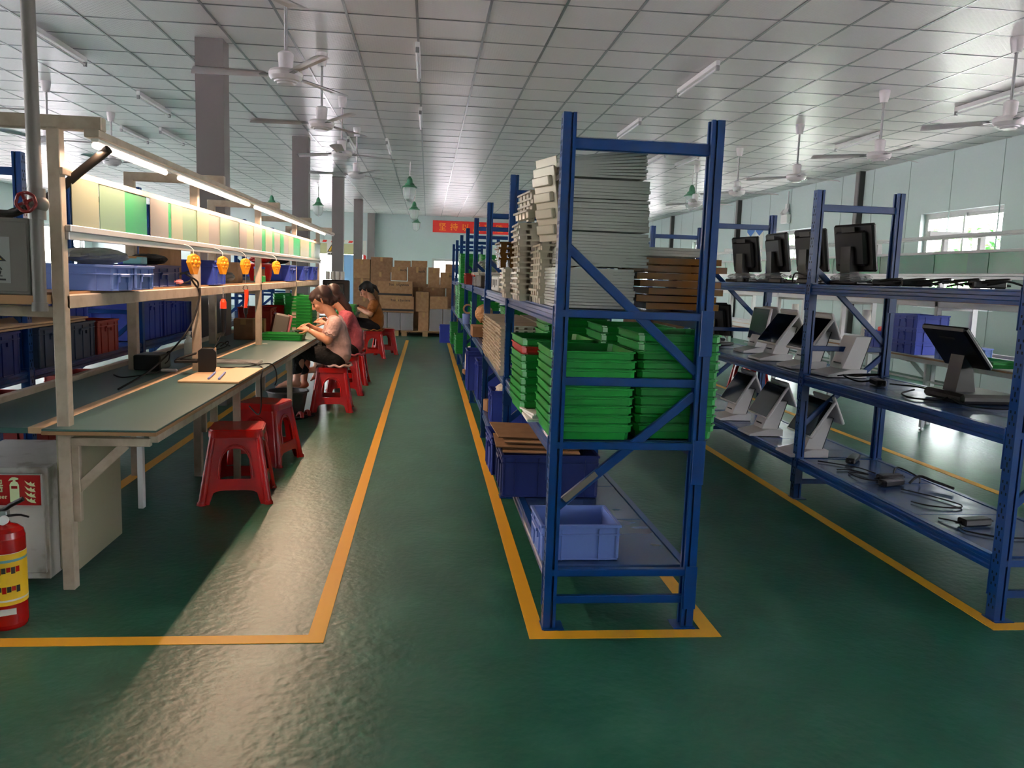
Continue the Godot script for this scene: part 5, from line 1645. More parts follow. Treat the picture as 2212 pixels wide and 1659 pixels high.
	s.ext(PackedVector2Array([Vector2(-0.05, -0.075), Vector2(0.05, -0.075), Vector2(0.06, -0.04), Vector2(0.06, 0.05), Vector2(0.04, 0.075), Vector2(-0.03, 0.075), Vector2(-0.05, 0.06)]), -0.028, 0.028)
	obj("case", s, M.black, r)
	s = Sh.new()
	s.bb(-0.19, -0.05, 0.06, 0.08, -0.05, 0.05, 0.004)
	s.bar(V(-0.18, 0.08, 0.0), V(-0.06, 0.12, 0.0), 0.08, 0.01, 0.002)
	obj("outlet", s, M.rubber, r)
	s = Sh.new()
	s.bb(-1.452, -1.10, 0, 0.012, -0.36, 0.36, 0.002)
	var o := obj("pale_board", s, M.plywood_pale)
	o.position = V(0, T, -5.31)
	tag(o, "pale wood grained board lying across the edge of the workbench", "board")
	for k in 2:
		s = Sh.new()
		s.cyl(V(0, 0, -0.16), V(0, 0, 0.16), 0.006, 8)
		o = obj("rod", s, M.crate_pale)
		o.position = V(-1.31 + 0.06 * k, T + 0.019, -5.17)
		o.rotation.y = 0.12
		tag(o, ["thin purple rod on the pale board, left one", "thin purple rod on the pale board, right one"][k], "rod", "purple rods on the board")
	r = thing("battery_box", "black box with a wire handle at the back of the workbench", "box", V(-1.80, T, -5.60))
	s = Sh.new()
	s.bb(-0.085, 0.085, 0, 0.10, -0.11, 0.11, 0.008)
	obj("body", s, M.black, r)
	s = Sh.new()
	s.tube(curve([[0.07, 0.095, -0.06], [0.10, 0.115, -0.04], [0.105, 0.06, 0.0], [0.09, 0.04, 0.03]]), 0.004, 6)
	obj("handle", s, M.rubber, r)
	r = thing("water_bottle", "clear water bottle with a white cap on the workbench", "bottle", V(-1.655, T + 0.002, -5.92))
	s = Sh.new()
	s.lathe(Vector3.ZERO, [[0.0, 0.0], [0.030, 0.0], [0.033, 0.008], [0.031, 0.05], [0.033, 0.06], [0.031, 0.10], [0.033, 0.11], [0.030, 0.15], [0.014, 0.195], [0.013, 0.21]], 16)
	obj("body", s, M.clear_glass, r)
	s = Sh.new()
	s.lathe(Vector3.ZERO, [[0.0, 0.205], [0.016, 0.205], [0.016, 0.228], [0.0, 0.23]], 12)
	obj("cap", s, M.white, r)
	r = thing("cup", "pale paper roll standing like a cup beside the water bottle", "cup", V(-1.60, T + 0.002, -6.25))
	s = Sh.new()
	s.lathe(Vector3.ZERO, [[0.0, 0.0], [0.048, 0.0], [0.05, 0.085], [0.043, 0.085], [0.042, 0.01]], 16)
	obj("cup_wall", s, M.plywood_pale, r)
	s = Sh.new()
	s.bb(-0.05, 0.05, 0, 0.02, -0.018, 0.018, 0.007)
	o = obj("white_clip", s, M.paper)
	o.position = V(-1.645, T + 0.001, -5.44)
	tag(o, "small white plastic clip lying on the pale joint strip", "clip")
	r = thing("blister_pack", "clear shallow blister box lying on the workbench beyond the board", "blister box", V(-1.36, T, -6.05))
	s = Sh.new()
	s.bb(-0.17, 0.17, 0, 0.018, -0.08, 0.08, 0.005)
	obj("body", s, M.film, r)
	o = put("plastic_tray", tray_mesh(0.40, 0.28), M.green_tray, null, Transform3D(Basis.IDENTITY, V(-1.39, T, -8.20)))
	tag(o, "green plastic tray with white parts on the workbench before the woman in pale pink", "tray")
	for k in 14:
		s = Sh.new()
		s.bb(-0.012, 0.012, 0, 0.006, -0.008, 0.008, 0.002)
		o = obj("white_part", s, M.paper)
		o.transform = Transform3D(Basis(Vector3.UP, k * 1.3), V(-1.54 + 0.3 * rng.randf(), T + 0.0045, -8.28 + 0.2 * rng.randf()))
		tag(o, "small white moulded part lying in the green tray", "part", "white parts in the green tray")
	s = Sh.new()
	s.bb(-0.06, 0.06, 0, 0.003, -0.009, 0.009)
	o = obj("white_strip", s, M.paper)
	o.position = V(-1.50, T, -7.63)
	tag(o, "white plastic strip lying alone on the green table top", "strip")
	r = thing("parts_box", "upright frosted parts box behind the green tray", "box", V(-1.58, T, -8.62), 0.3)
	s = Sh.new()
	s.t = Transform3D(Basis(Vector3.BACK, -0.2), Vector3.ZERO)
	s.bb(-0.02, 0.13, 0.0, 0.24, -0.10, 0.10, 0.015)
	obj("body", s, M.sheet_grey, r)
	s = Sh.new()
	s.t = Transform3D(Basis(Vector3.BACK, -0.2), Vector3.ZERO)
	s.bb(0.13, 0.15, 0.0, 0.245, -0.105, 0.105, 0.004)
	obj("lid", s, M.cloth_pink, r)
	for k in 24:
		s = Sh.new()
		s.lathe(Vector3.ZERO, [[0.0, 0.0], [0.012, 0.0], [0.012, 0.02], [0.005, 0.022], [0.005, 0.032], [0.0, 0.032]], 8)
		o = obj("steel_fitting", s, M.black if k % 3 else M.steel)
		o.transform = Transform3D(Basis.from_euler(V(rng.randf() * 3, rng.randf() * 3, rng.randf())), V(-1.46 + 0.20 * rng.randf(), T + 0.016 + (0.03 if k > 14 else 0.0), -8.62 + 0.22 * rng.randf()))
		tag(o, "black and steel knob in the heap behind the green tray", "knob", "heap of knobs behind the green tray")
	carton("brown carton behind the third bench post, left one", V(-1.74, T, -8.10), 0.18, 0.2, 0.14)
	carton("brown carton just right of the third bench post", V(-1.66, T, -8.36), 0.12, 0.19, 0.12)
	tray_stack(10, -1.46, T, -9.75, 0.32, 0.42, "green_tray", "at the worker's elbow on the workbench", "bright green trays on the workbench")
	tray_stack(9, -1.72, T + 0.03, -10.5, 0.32, 0.42, "green_tray", "in the shade behind the worker's trays", "bright green trays on the workbench")
	for k in 2:
		crate("crate", ["dark red crate on the workbench left of the green trays", "bright red crate on the workbench against the green trays"][k], M.crate_red if k == 0 else M.red_plastic, V(-1.86 + 0.15 * k, T, -9.3 - 0.5 * k), 0.36, 0.26, 0.34, 0.0, "red crates on the workbench")
	cable("black cable lying in curves over the workbench and down its front edge", [[-1.62, T + 0.005, -6.3], [-1.45, T + 0.006, -6.2], [-1.25, T + 0.006, -6.0], [-1.12, T + 0.004, -5.75], [-1.09, T - 0.05, -5.55], [-1.08, 0.5, -5.5], [-1.12, 0.42, -5.6], [-1.2, 0.46, -5.7]], 0.0045)
	cable("second black cable from the blower over the table edge", [[-1.34, T + 0.03, -5.5], [-1.25, T + 0.006, -5.75], [-1.13, T + 0.006, -6.0], [-1.09, T - 0.03, -6.05], [-1.085, 0.6, -6.1], [-1.1, 0.55, -6.1]], 0.0045)
	cable("black cable curling at the back of the workbench", [[-1.9, T + 0.005, -5.2], [-1.8, T + 0.005, -5.1], [-1.7, T + 0.005, -5.35], [-1.72, T + 0.008, -5.48]], 0.004)
	cable("bundle of black cable tied up at the back of the workbench", [[-1.75, T + 0.01, -7.2], [-1.70, T + 0.05, -7.25], [-1.68, T + 0.02, -7.1], [-1.72, T + 0.01, -6.9], [-1.7, T + 0.06, -7.0], [-1.66, T + 0.02, -7.15]], 0.005)
	# foot tub under the table and slippers
	r = thing("foot_tub", "grey round tub under the workbench with bare feet over it", "tub", V(-1.33, 0.0, -8.05))
	s = Sh.new()
	s.lathe(Vector3.ZERO, [[0.0, 0.0], [0.15, 0.0], [0.19, 0.22], [0.205, 0.225], [0.205, 0.235], [0.185, 0.235], [0.145, 0.01], [0.0, 0.01]], 22)
	obj("body", s, M.device_grey, r)
	for k in 2:
		r = thing("slipper", ["dark red slipper on the floor beside the stool", "dark red slipper lying behind the first one"][k], "slipper", V(-1.20 + 0.05 * k, 0, -7.78 - 0.12 * k), 0.7, "dark red slippers")
		s = Sh.new()
		s.t = Transform3D(Basis(Vector3.RIGHT, Vector3(0, 0, -1), Vector3.UP), Vector3.ZERO)
		var q := PackedVector2Array()
		for i in 18: q.append(Vector2(cos(TAU * i / 18) * 0.12, sin(TAU * i / 18) * (0.042 - 0.008 * cos(TAU * i / 18 + 0.4))))
		s.ext(q, 0, 0.018)
		obj("sole", s, M.cloth_dark, r)
		s = Sh.new()
		s.tube(curve([[0.03, 0.012, 0.042], [0.04, 0.05, 0.02], [0.04, 0.05, -0.02], [0.03, 0.012, -0.042]]), 0.018, 8)
		obj("strap", s, M.crate_red, r)

func stools() -> void:
	stool("nearest red plastic stool, standing in the shadow of the workbench", V(-1.135, 0, -5.07), 0.12)
	stool("red plastic stool behind the nearest one, partly under the table", V(-1.16, 0, -6.05), -0.25)
	stool("red plastic stool under the woman in pale pink", V(-0.94, 0, -8.36), 0.08)
	stool("red plastic stool under the woman in rose pink", V(-0.93, 0, -9.52), 0.1)
	stool("red plastic stool under the woman in the mustard shirt", V(-0.88, 0, -13.65), 0.1)
	stool("red plastic stool pushed behind the mustard shirt's stool", V(-0.72, 0, -14.3), 0.2)
	stool("red plastic stool behind the rose pink woman's stool", V(-0.92, 0, -10.4), 0.0)
	stool("red plastic stool at the white bench, seen under the right rack's middle deck", V(4.35, 0, -10.6), 0.2)

func near_left() -> void:
	var z := -3.45
	var r := thing("standpipe", "grey vertical pipe with a red valve wheel at the end of the workbench", "pipe", V(-1.535, 0, z))
	var s := Sh.new()
	s.cyl(V(0, 1.215, 0), V(0, HC, 0), 0.0255, 16)
	obj("pipe", s, M.pipe_grey, r)
	s = Sh.new()
	s.cyl(V(0.004, 1.56, 0), V(0.004, 1.68, 0), 0.032, 14)
	s.ball(V(0.012, 1.62, 0), V(0.036, 0.036, 0.036), 14, 10)
	s.cyl(V(0.0, 1.62, 0), V(-0.005, 1.62, 0.055), 0.012, 10)
	obj("valve_body", s, M.pipe_grey, r)
	s = Sh.new()
	var ring := PackedVector3Array()
	for i in 25: ring.append(V(-0.012 + cos(TAU * i / 24) * 0.036, 1.622 + sin(TAU * i / 24) * 0.036, 0.055 + 0.004 * sin(TAU * i / 4)))
	s.tube(ring, 0.0065, 8)
	for i in 4:
		var a := TAU * i / 4 + 0.4
		s.bar(V(-0.012, 1.622, 0.055), V(-0.012 + cos(a) * 0.034, 1.622 + sin(a) * 0.034, 0.055), 0.008, 0.01)
	s.ball(V(-0.012, 1.622, 0.055), V(0.012, 0.012, 0.01), 10, 6)
	obj("handwheel", s, M.valve_red, r)
	s = Sh.new()
	s.cyl(V(0, 1.20, 0), V(0, 1.235, 0), 0.030, 14)
	obj("end_cap", s, M.pipe_grey, r)
	s = Sh.new()
	s.tube(curve([[-1.31, 1.862, -3.60], [-1.43, 1.775, -3.63], [-1.56, 1.66, -3.62], [-1.68, 1.595, -3.60], [-1.74, 1.57, -3.58]]), 0.018, 10)
	tag(obj("cable_sleeve", s, M.cable_dark), "thick dark cable sleeve slanting from the lamp rail down to the grey box", "cable")
	s = Sh.new()
	s.tube(curve([[-1.565, 1.60, -3.42], [-1.60, 1.585, -3.42], [-1.66, 1.582, -3.43], [-1.78, 1.592, -3.44], [-1.88, 1.60, -3.46]]), 0.010, 8)
	tag(obj("cable", s, M.cable_dark), "dark cable lying along the top of the grey electric box", "cable")
	r = thing("electric_box", "grey steel electric box with a yellow danger sign at the end of the workbench", "electric box", V(-1.76, 1.263, -3.50))
	s = Sh.new()
	s.bb(-0.22, 0.20, 0.0, 0.30, -0.05, 0.06, 0.004)
	obj("case", s, M.pipe_grey, r)
	s = Sh.new()
	s.bb(-0.215, 0.19, 0.012, 0.285, 0.061, 0.066, 0.002)
	obj("door", s, M.pipe_grey, r)
	s = Sh.new()
	s.bb(-0.10, 0.128, 0.045, 0.225, 0.0662, 0.0675)
	obj("sign_plate", s, M.sign_grey, r)
	s = Sh.new()
	s.ext(PackedVector2Array([Vector2(0.0, 0.215), Vector2(-0.085, 0.13), Vector2(0.115, 0.13), Vector2(0.03, 0.215)]), 0.0676, 0.0682)
	obj("triangle_border", s, M.ink, r)
	s = Sh.new()
	s.ext(PackedVector2Array([Vector2(0.015, 0.20), Vector2(-0.07, 0.136), Vector2(0.098, 0.136)]), 0.0683, 0.0688)
	obj("triangle", s, M.sticker_yellow, r)
	for k in 2: glyph(["wei", "xian"][k], V(0.05 + 0.055 * k - 0.03, 0.092, 0.0685), 0.045, M.ink, r)
	s = Sh.new()
	s.bb(0.0, 0.11, 0.055, 0.062, 0.0676, 0.0682)
	obj("small_print", s, M.ink, r)
	s = Sh.new()
	s.bb(-0.16, -0.10, 0.19, 0.24, 0.0662, 0.067)
	obj("red_sticker", s, M.fire_red, r)
	s = Sh.new()
	s.bb(-2.0, -1.535, 1.225, 1.262, -3.56, -3.43, 0.002)
	tag(obj("shelf_plank", s, M.plywood), "brown plank that carries the grey electric box at the bench end", "plank")
	# end cabinet under the bench
	r = thing("cabinet", "dirty white steel cabinet under the near end of the workbench", "cabinet", V(-1.60, 0.0, -3.60))
	s = Sh.new()
	s.bb(-0.45, 0.0, 0.03, 0.525, -0.58, 0.0, 0.004)
	obj("body", s, M.cabinet, r)
	s = Sh.new()
	s.bb(-0.44, -0.012, 0.06, 0.50, 0.001, 0.012, 0.003)
	obj("door", s, M.cabinet, r)
	s = Sh.new()
	s.bb(0.001, 0.085, 0.04, 0.66, -0.60, -0.09, 0.003)
	obj("side_panel", s, M.cream_panel, r)
	s = Sh.new()
	s.bb(0.0, 0.03, 0.03, 0.68, -1.12, -1.08, 0.002)
	obj("rear_upright", s, M.white, r)
	r = thing("fire_sign", "red fire extinguisher sign with a white bottle and flames on the cabinet", "sign", V(-1.79, 0.432, -3.575))
	s = Sh.new()
	s.bb(-0.19, 0.176, -0.066, 0.066, -0.003, 0.0, 0.0)
	obj("plate", s, M.fire_red, r)
	s = Sh.new()
	for q in [[-0.19, 0.18, 0.066, 0.072], [-0.19, 0.18, -0.072, -0.066], [0.174, 0.18, -0.072, 0.072], [-0.196, -0.19, -0.072, 0.072]]: s.bb(q[0], q[1], q[2], q[3], -0.004, 0.004, 0.001)
	obj("frame", s, M.alu, r)
	s = Sh.new()
	s.ext(PackedVector2Array([Vector2(0.048, -0.052), Vector2(0.086, -0.052), Vector2(0.086, 0.022), Vector2(0.08, 0.034), Vector2(0.072, 0.038), Vector2(0.072, 0.044), Vector2(0.084, 0.046), Vector2(0.084, 0.052), Vector2(0.07, 0.056), Vector2(0.06, 0.056), Vector2(0.05, 0.05), Vector2(0.043, 0.038), Vector2(0.05, 0.042), Vector2(0.062, 0.044), Vector2(0.062, 0.038), Vector2(0.054, 0.034), Vector2(0.048, 0.022)]), 0.0003, 0.001)
	obj("bottle_picture", s, M.glow_paper, r)
	s = Sh.new()
	s.bb(0.055, 0.079, 0.006, 0.018, 0.0011, 0.0014)
	obj("bottle_label", s, M.fire_red, r)
	s = Sh.new()
	for k in 4:
		var y := 0.030 - 0.024 * k
		var q := PackedVector2Array()
		for p in [[0.108, 0.012], [0.118, -0.004], [0.132, -0.012], [0.152, -0.014], [0.146, -0.004], [0.15, 0.004], [0.138, -0.002], [0.134, 0.008], [0.126, 0.0], [0.12, 0.004]]: q.append(Vector2(p[0], y + p[1]))
		s.ext(q, 0.0003, 0.001)
	obj("flame_picture", s, M.glow_paper, r)
	glyph("huo", V(-0.07, 0.018, 0.001), 0.055, M.glow_paper, r)
	glyph("qi", V(-0.005, 0.018, 0.001), 0.055, M.glow_paper, r)
	put("small_text", text_mesh("Extinguisher", 0.017, 0.0008), M.glow_paper, r, Transform3D(Basis.IDENTITY, V(-0.032, -0.030, 0.001)))
	# fire extinguisher
	r = thing("fire_extinguisher", "red fire extinguisher with a yellow instruction label, cut by the left edge", "fire extinguisher", V(-1.588, 0, -3.20))
	s = Sh.new()
	s.lathe(Vector3.ZERO, [[0.0, 0.004], [0.066, 0.0], [0.07, 0.008], [0.072, 0.02], [0.072, 0.355], [0.066, 0.378], [0.05, 0.392], [0.025, 0.402], [0.02, 0.415], [0.0, 0.415]], 28)
	obj("cylinder", s, M.extinguisher_red, r)
	s = Sh.new()
	s.lathe(Vector3.ZERO, [[0.0727, 0.10], [0.0727, 0.30]], 28)
	obj("instruction_label", s, M.sticker_yellow, r)
	for q in [[0.268, 0.278, "mint_box"], [0.115, 0.122, "paper"], [0.30, 0.302, "paper"]]:
		s = Sh.new()
		s.lathe(Vector3.ZERO, [[0.0731, q[0]], [0.0731, q[1]]], 28)
		obj("label_stripe", s, M[q[2]], r)
	for k in 10:
		s = Sh.new()
		var an := 0.15 + 0.22 * (k % 5)
		s.t = Transform3D(Basis(Vector3.UP, an), V(0, 0.235 - 0.075 * (k / 5), 0))
		s.bb(-0.008, 0.006, -0.012 + 0.004 * (k % 3), 0.014, 0.0728, 0.0738)
		obj("printed_mark", s, M.ink if k % 2 else M.extinguisher_red, r)
	s = Sh.new()
	s.t = Transform3D(Basis(Vector3.UP, 0.45), V(0, 0.075, 0))
	s.bb(-0.03, 0.03, -0.012, 0.012, 0.07, 0.0735)
	obj("inspection_sticker", s, M.paper, r)
	s = Sh.new()
	s.cyl(V(0, 0.415, 0), V(0, 0.44, 0), 0.018, 12)
	s.bb(-0.03, 0.02, 0.43, 0.455, -0.014, 0.014, 0.003)
	obj("valve", s, M.steel, r)
	s = Sh.new()
	s.tube(curve([[-0.04, 0.445, 0], [0.0, 0.455, 0], [0.03, 0.475, 0.0], [0.075, 0.50, 0.0]]), 0.009, 8)
	obj("top_lever", s, M.black, r)
	s = Sh.new()
	s.tube(curve([[-0.02, 0.425, 0.01], [0.03, 0.437, 0.01], [0.07, 0.44, 0.01], [0.098, 0.432, 0.01]]), 0.006, 8, 0.004)
	obj("carry_handle", s, M.black, r)
	s = Sh.new()
	s.cyl(V(0.012, 0.422, 0.014), V(0.012, 0.422, 0.032), 0.017, 16)
	obj("gauge", s, M.white, r)

func end_of_hall() -> void:
	# banner
	var r := thing("banner", "long red banner with yellow Chinese characters on the end wall", "banner", V(0.155, 2.985, ZF + 0.03))
	var s := Sh.new()
	s.bb(0, 5.6, 0, 0.445, -0.004, 0.004)
	obj("cloth", s, M.banner_red, r)
	var keys := ["jian", "chi", "yi", "zhi", "qu", "sheng", "", "ti", "gao", "jing", "zheng", "li"]
	for k in keys.size():
		if keys[k] != "": glyph(keys[k], V(0.37 + 0.432 * k, 0.222, 0.007), 0.29, M.gold, r)
	# shutter door and its surround
	s = Sh.new()
	s.bb(-4.15, -2.45, 2.03, 2.42, ZF - 0.12, ZF - 0.02)
	for k in 6: s.bb(-4.15, -2.45, 2.06 + 0.06 * k, 2.075 + 0.06 * k, ZF - 0.02, ZF - 0.012)
	tag(struct("door_1", s, M.door_cream), "cream roller shutter half raised over the bright doorway", "shutter")
	s = Sh.new()
	s.bb(-3.42, -2.47, 0.0, 2.02, ZF - 0.14, ZF - 0.10)
	for k in 4: s.bb(-3.42 + 0.24 * k, -3.40 + 0.24 * k, 0.0, 2.02, ZF - 0.10, ZF - 0.09)
	tag(struct("door_2", s, M.door_blue), "pale blue panel door beside the bright doorway", "door")
	s = Sh.new()
	s.bb(-4.35, -2.32, 2.44, 2.56, ZF + 0.001, ZF + 0.006)
	s.bb(-2.44, -2.32, 0.0, 2.44, ZF + 0.001, ZF + 0.006)
	tag(struct("trim_1", s, M.paper), "white border painted round the shutter door", "trim")
	for k in 8:
		s = Sh.new()
		var x := -4.28 + 0.32 * k
		if k < 6: s.ext(PackedVector2Array([Vector2(x, 2.46), Vector2(x + 0.15, 2.46), Vector2(x + 0.19, 2.54), Vector2(x + 0.04, 2.54)]), ZF + 0.0065, ZF + 0.008)
		else: s.ext(PackedVector2Array([Vector2(-2.43, 2.05 - 0.35 * (k - 6)), Vector2(-2.33, 2.0 - 0.35 * (k - 6)), Vector2(-2.33, 1.8 - 0.35 * (k - 6)), Vector2(-2.43, 1.85 - 0.35 * (k - 6))]), ZF + 0.0065, ZF + 0.008)
		obj("red_dash", s, M.banner_red, get_node("trim_1"))
	r = thing("warning_sign", "yellow triangle warning sign beside the bright doorway", "sign", V(-3.58, 2.22, ZF + 0.05))
	s = Sh.new()
	s.bb(-0.2, 0.2, -0.25, 0.22, -0.005, 0.0)
	obj("plate", s, M.paper, r)
	s = Sh.new()
	s.ext(PackedVector2Array([Vector2(0, 0.2), Vector2(-0.19, -0.12), Vector2(0.19, -0.12)]), 0.001, 0.003)
	obj("triangle_border", s, M.ink, r)
	s = Sh.new()
	s.ext(PackedVector2Array([Vector2(0, 0.15), Vector2(-0.145, -0.095), Vector2(0.145, -0.095)]), 0.004, 0.006)
	obj("triangle", s, M.sticker_yellow, r)
	s = Sh.new()
	s.bb(-0.06, 0.06, -0.075, -0.045, 0.007, 0.009)
	s.bb(-0.03, 0.02, -0.045, 0.03, 0.007, 0.009)
	obj("pictogram", s, M.ink, r)
	s = Sh.new()
	for k in 4: s.bb(-0.15 + 0.085 * k, -0.09 + 0.085 * k, -0.22, -0.16, 0.001, 0.003)
	obj("small_print", s, M.ink, r)
	# pallets and cartons
	for k in 3:
		r = thing("pallet", ["wooden pallet under the wrapped cartons, left one", "wooden pallet under the wrapped cartons, middle one", "wooden pallet under the wrapped cartons, right one"][k], "pallet", V(-1.15 + 1.12 * k, 0, -19.0 + 0.0), 0, "wooden pallets")
		for j in 5:
			s = Sh.new()
			s.bb(-0.53, 0.53, 0.10, 0.12, 0.36 - 0.19 * j, 0.5 - 0.19 * j, 0.003)
			obj("plank", s, M.wood, r)
		for j in 3:
			s = Sh.new()
			s.bb(-0.53 + 0.47 * j, -0.41 + 0.47 * j, 0.0, 0.10, -0.45, 0.5, 0.003)
			obj("block", s, M.wood, r)
	var cs := [
		[-1.66, -1.29, 1.26, 1.68, "tall brown carton at the left end of the upper row", "", false, 0], [-1.65, -1.29, 0.84, 1.26, "brown carton below the left end one, behind the seated woman", "", false, 0], [-1.65, -1.18, 0.48, 0.84, "brown carton low at the left end of the pile", "", false, 0], [-1.65, -1.12, 0.122, 0.48, "brown carton on the left pallet behind the stool", "", false, 0],
		[-1.28, -0.80, 1.41, 1.74, "brown carton on top of the upper row, second from the left", "", false, 0], [-1.28, -0.84, 1.03, 1.41, "brown carton with a torn label in the upper row", "", false, 0], [-0.755, -0.39, 1.535, 1.68, "low brown carton on top, third from the left", "", false, 0], [-0.37, -0.01, 1.55, 1.69, "low brown carton on top, fourth from the left", "", false, 0], [-0.82, -0.47, 1.23, 1.535, "brown printed carton in the second row, middle", "Touch", false, 0], [-0.45, -0.02, 1.09, 1.55, "large brown printed carton right of the middle", "Touch", false, 0], [0.01, 0.28, 1.09, 1.55, "brown carton beside the end window, left one", "", false, 0], [0.29, 0.62, 1.09, 1.45, "brown printed carton beside the end window, right one", "Touch", false, 0], [0.40, 0.72, 1.45, 1.64, "brown carton at the right end standing highest beside the rack", "", false, 0],
		[-1.10, -0.33, 0.87, 1.215, "wide flat carton with a dark band, upper of two", "Touch System", true, 0.25], [-1.06, -0.29, 0.525, 0.87, "wide flat carton with a dark band, lower of two", "Touch System", true, 0.25],
		[-1.12, -0.89, 0.122, 0.525, "narrow carton left of the film wrapped cartons", "", false, 0.2], [-0.875, -0.59, 0.122, 0.525, "film wrapped carton on the pallet, left one", "", false, 0.22], [-0.585, -0.30, 0.122, 0.525, "film wrapped carton on the pallet, right one", "", false, 0.22],
		[-0.26, 0.04, 0.55, 0.995, "upright carton with a dark tape line in the middle", "", false, 0.2], [-0.19, 0.05, 0.122, 0.55, "upright carton standing under the dark taped one", "", false, 0.2], [0.06, 0.46, 0.63, 0.90, "shiny taped carton on the right pallet", "", false, 0.2], [0.06, 0.35, 0.122, 0.63, "tall film wrapped carton on the right pallet, left one", "", false, 0.22], [0.36, 0.62, 0.122, 0.63, "tall film wrapped carton on the right pallet, right one", "", false, 0.22], [-0.10, 0.35, 0.90, 1.09, "flat carton lying behind the shiny taped one", "", false, -0.05],
	]
	for q in cs:
		var o := carton(q[4], V((q[0] + q[1]) / 2, q[2], -19.05 + q[7]), q[1] - q[0] - 0.006, q[3] - q[2], 0.45, 0.0, "cartons at the end of the aisle", q[5], q[6])
		if "film" in q[4]:
			s = Sh.new()
			s.bb((q[0] - q[1]) / 2 + 0.001, (q[1] - q[0]) / 2 - 0.001, 0.001, q[3] - q[2] - 0.006, 0.227, 0.231, 0.001)
			obj("film_wrap", s, M.film, o)
	for k in 12:
		carton("brown carton in the back row of the pile at the aisle's end", V(-1.45 + 0.42 * (k % 6), 0.0 + 0.58 * (k / 6), -19.75), 0.40, 0.58, 0.44, 0.0, "back row cartons")
	# desk with a monitor behind the pink women
	r = thing("desk", "grey desk at the far end of the workbench", "desk", V(-1.5, 0, -13.2))
	s = Sh.new()
	s.bb(-0.6, 0.38, 0.70, 0.73, -0.85, 0.7, 0.004)
	obj("top", s, M.table_mat, r)
	for a in [-1.0, 1.0]:
		for b in [-0.80, 0.65]:
			s = Sh.new()
			s.bb(-0.11 + a * 0.45 - 0.02, -0.11 + a * 0.45 + 0.02, 0, 0.70, b - 0.02, b + 0.02, 0.002)
			obj("leg", s, M.bench_paint, r)
	r = thing("monitor", "large black monitor seen from behind on the far desk", "monitor", V(-1.43, 0.73, -13.1), 0, "")
	s = Sh.new()
	s.bb(-0.20, 0.22, 0.19, 0.53, -0.03, 0.03, 0.015)
	s.bb(-0.12, 0.14, 0.24, 0.48, 0.025, 0.06, 0.015)
	obj("case", s, M.black, r)
	s = Sh.new()
	s.bb(-0.04, 0.06, 0.0, 0.24, -0.02, 0.03, 0.004)
	s.bb(-0.12, 0.14, 0.0, 0.015, -0.1, 0.1, 0.004)
	obj("stand", s, M.device_grey, r)
	tray_stack(4, -1.22, 0.73, -12.72, 0.30, 0.36, "green_tray", "on the far desk before the mustard shirt", "green trays on the far desk")
	for k in 4:
		s = Sh.new()
		s.cyl(V(0, 0, 0), V(0, 0.13, 0), 0.035, 10)
		var o := obj("white_tube", s, M.paper)
		o.position = V(-1.55 + 0.075 * k, 1.262, -13.1)
		tag(o, "white roll standing in a row on the far monitor", "roll", "white rolls on the monitor")
	# things on the right wall
	r = thing("emergency_light", "white twin headed emergency light high on the right wall", "emergency light", V(XR - 0.06, 2.93, -18.15))
	s = Sh.new()
	s.bb(-0.05, 0.05, -0.12, 0.08, -0.16, 0.16, 0.012)
	obj("box", s, M.white, r)
	for k in [-1.0, 1.0]:
		s = Sh.new()
		s.t = Transform3D(Basis.from_euler(V(0.5 * k, 0, 0.9)), V(-0.03, 0.13, 0.1 * k))
		s.lathe(Vector3.ZERO, [[0.0, -0.06], [0.05, -0.05], [0.075, 0.04], [0.0, 0.045]], 12)
		obj("lamp_head", s, M.white, r)
	s = Sh.new()
	s.bb(-0.01, 0.05, 0.2, 0.32, -0.05, 0.05, 0.004)
	s.cyl(V(0.03, 0.32, 0), V(0.03, 0.60, 0), 0.012, 6)
	obj("conduit", s, M.white, r)
	for k in 2:
		r = thing("wall_poster", ["blue and white poster on the right wall, left one", "blue and white poster on the right wall, right one"][k], "poster", V(XR - 0.006, 2.45, -20.25 + 0.55 * k), 0, "posters on the right wall")
		s = Sh.new()
		s.bb(-0.003, 0.003, -0.35, 0.4, -0.24, 0.24)
		obj("sheet", s, M.paper, r)
		s = Sh.new()
		s.ext(PackedVector2Array([Vector2(-0.24, 0.4), Vector2(0.24, 0.4), Vector2(0.24, 0.28), Vector2(0.0, 0.16), Vector2(-0.24, 0.28)]), 0.0, 0.001)
		var o := obj("printed_field", s, M.door_print, r)
		o.rotation.y = -PI / 2
		o.position.x = -0.004

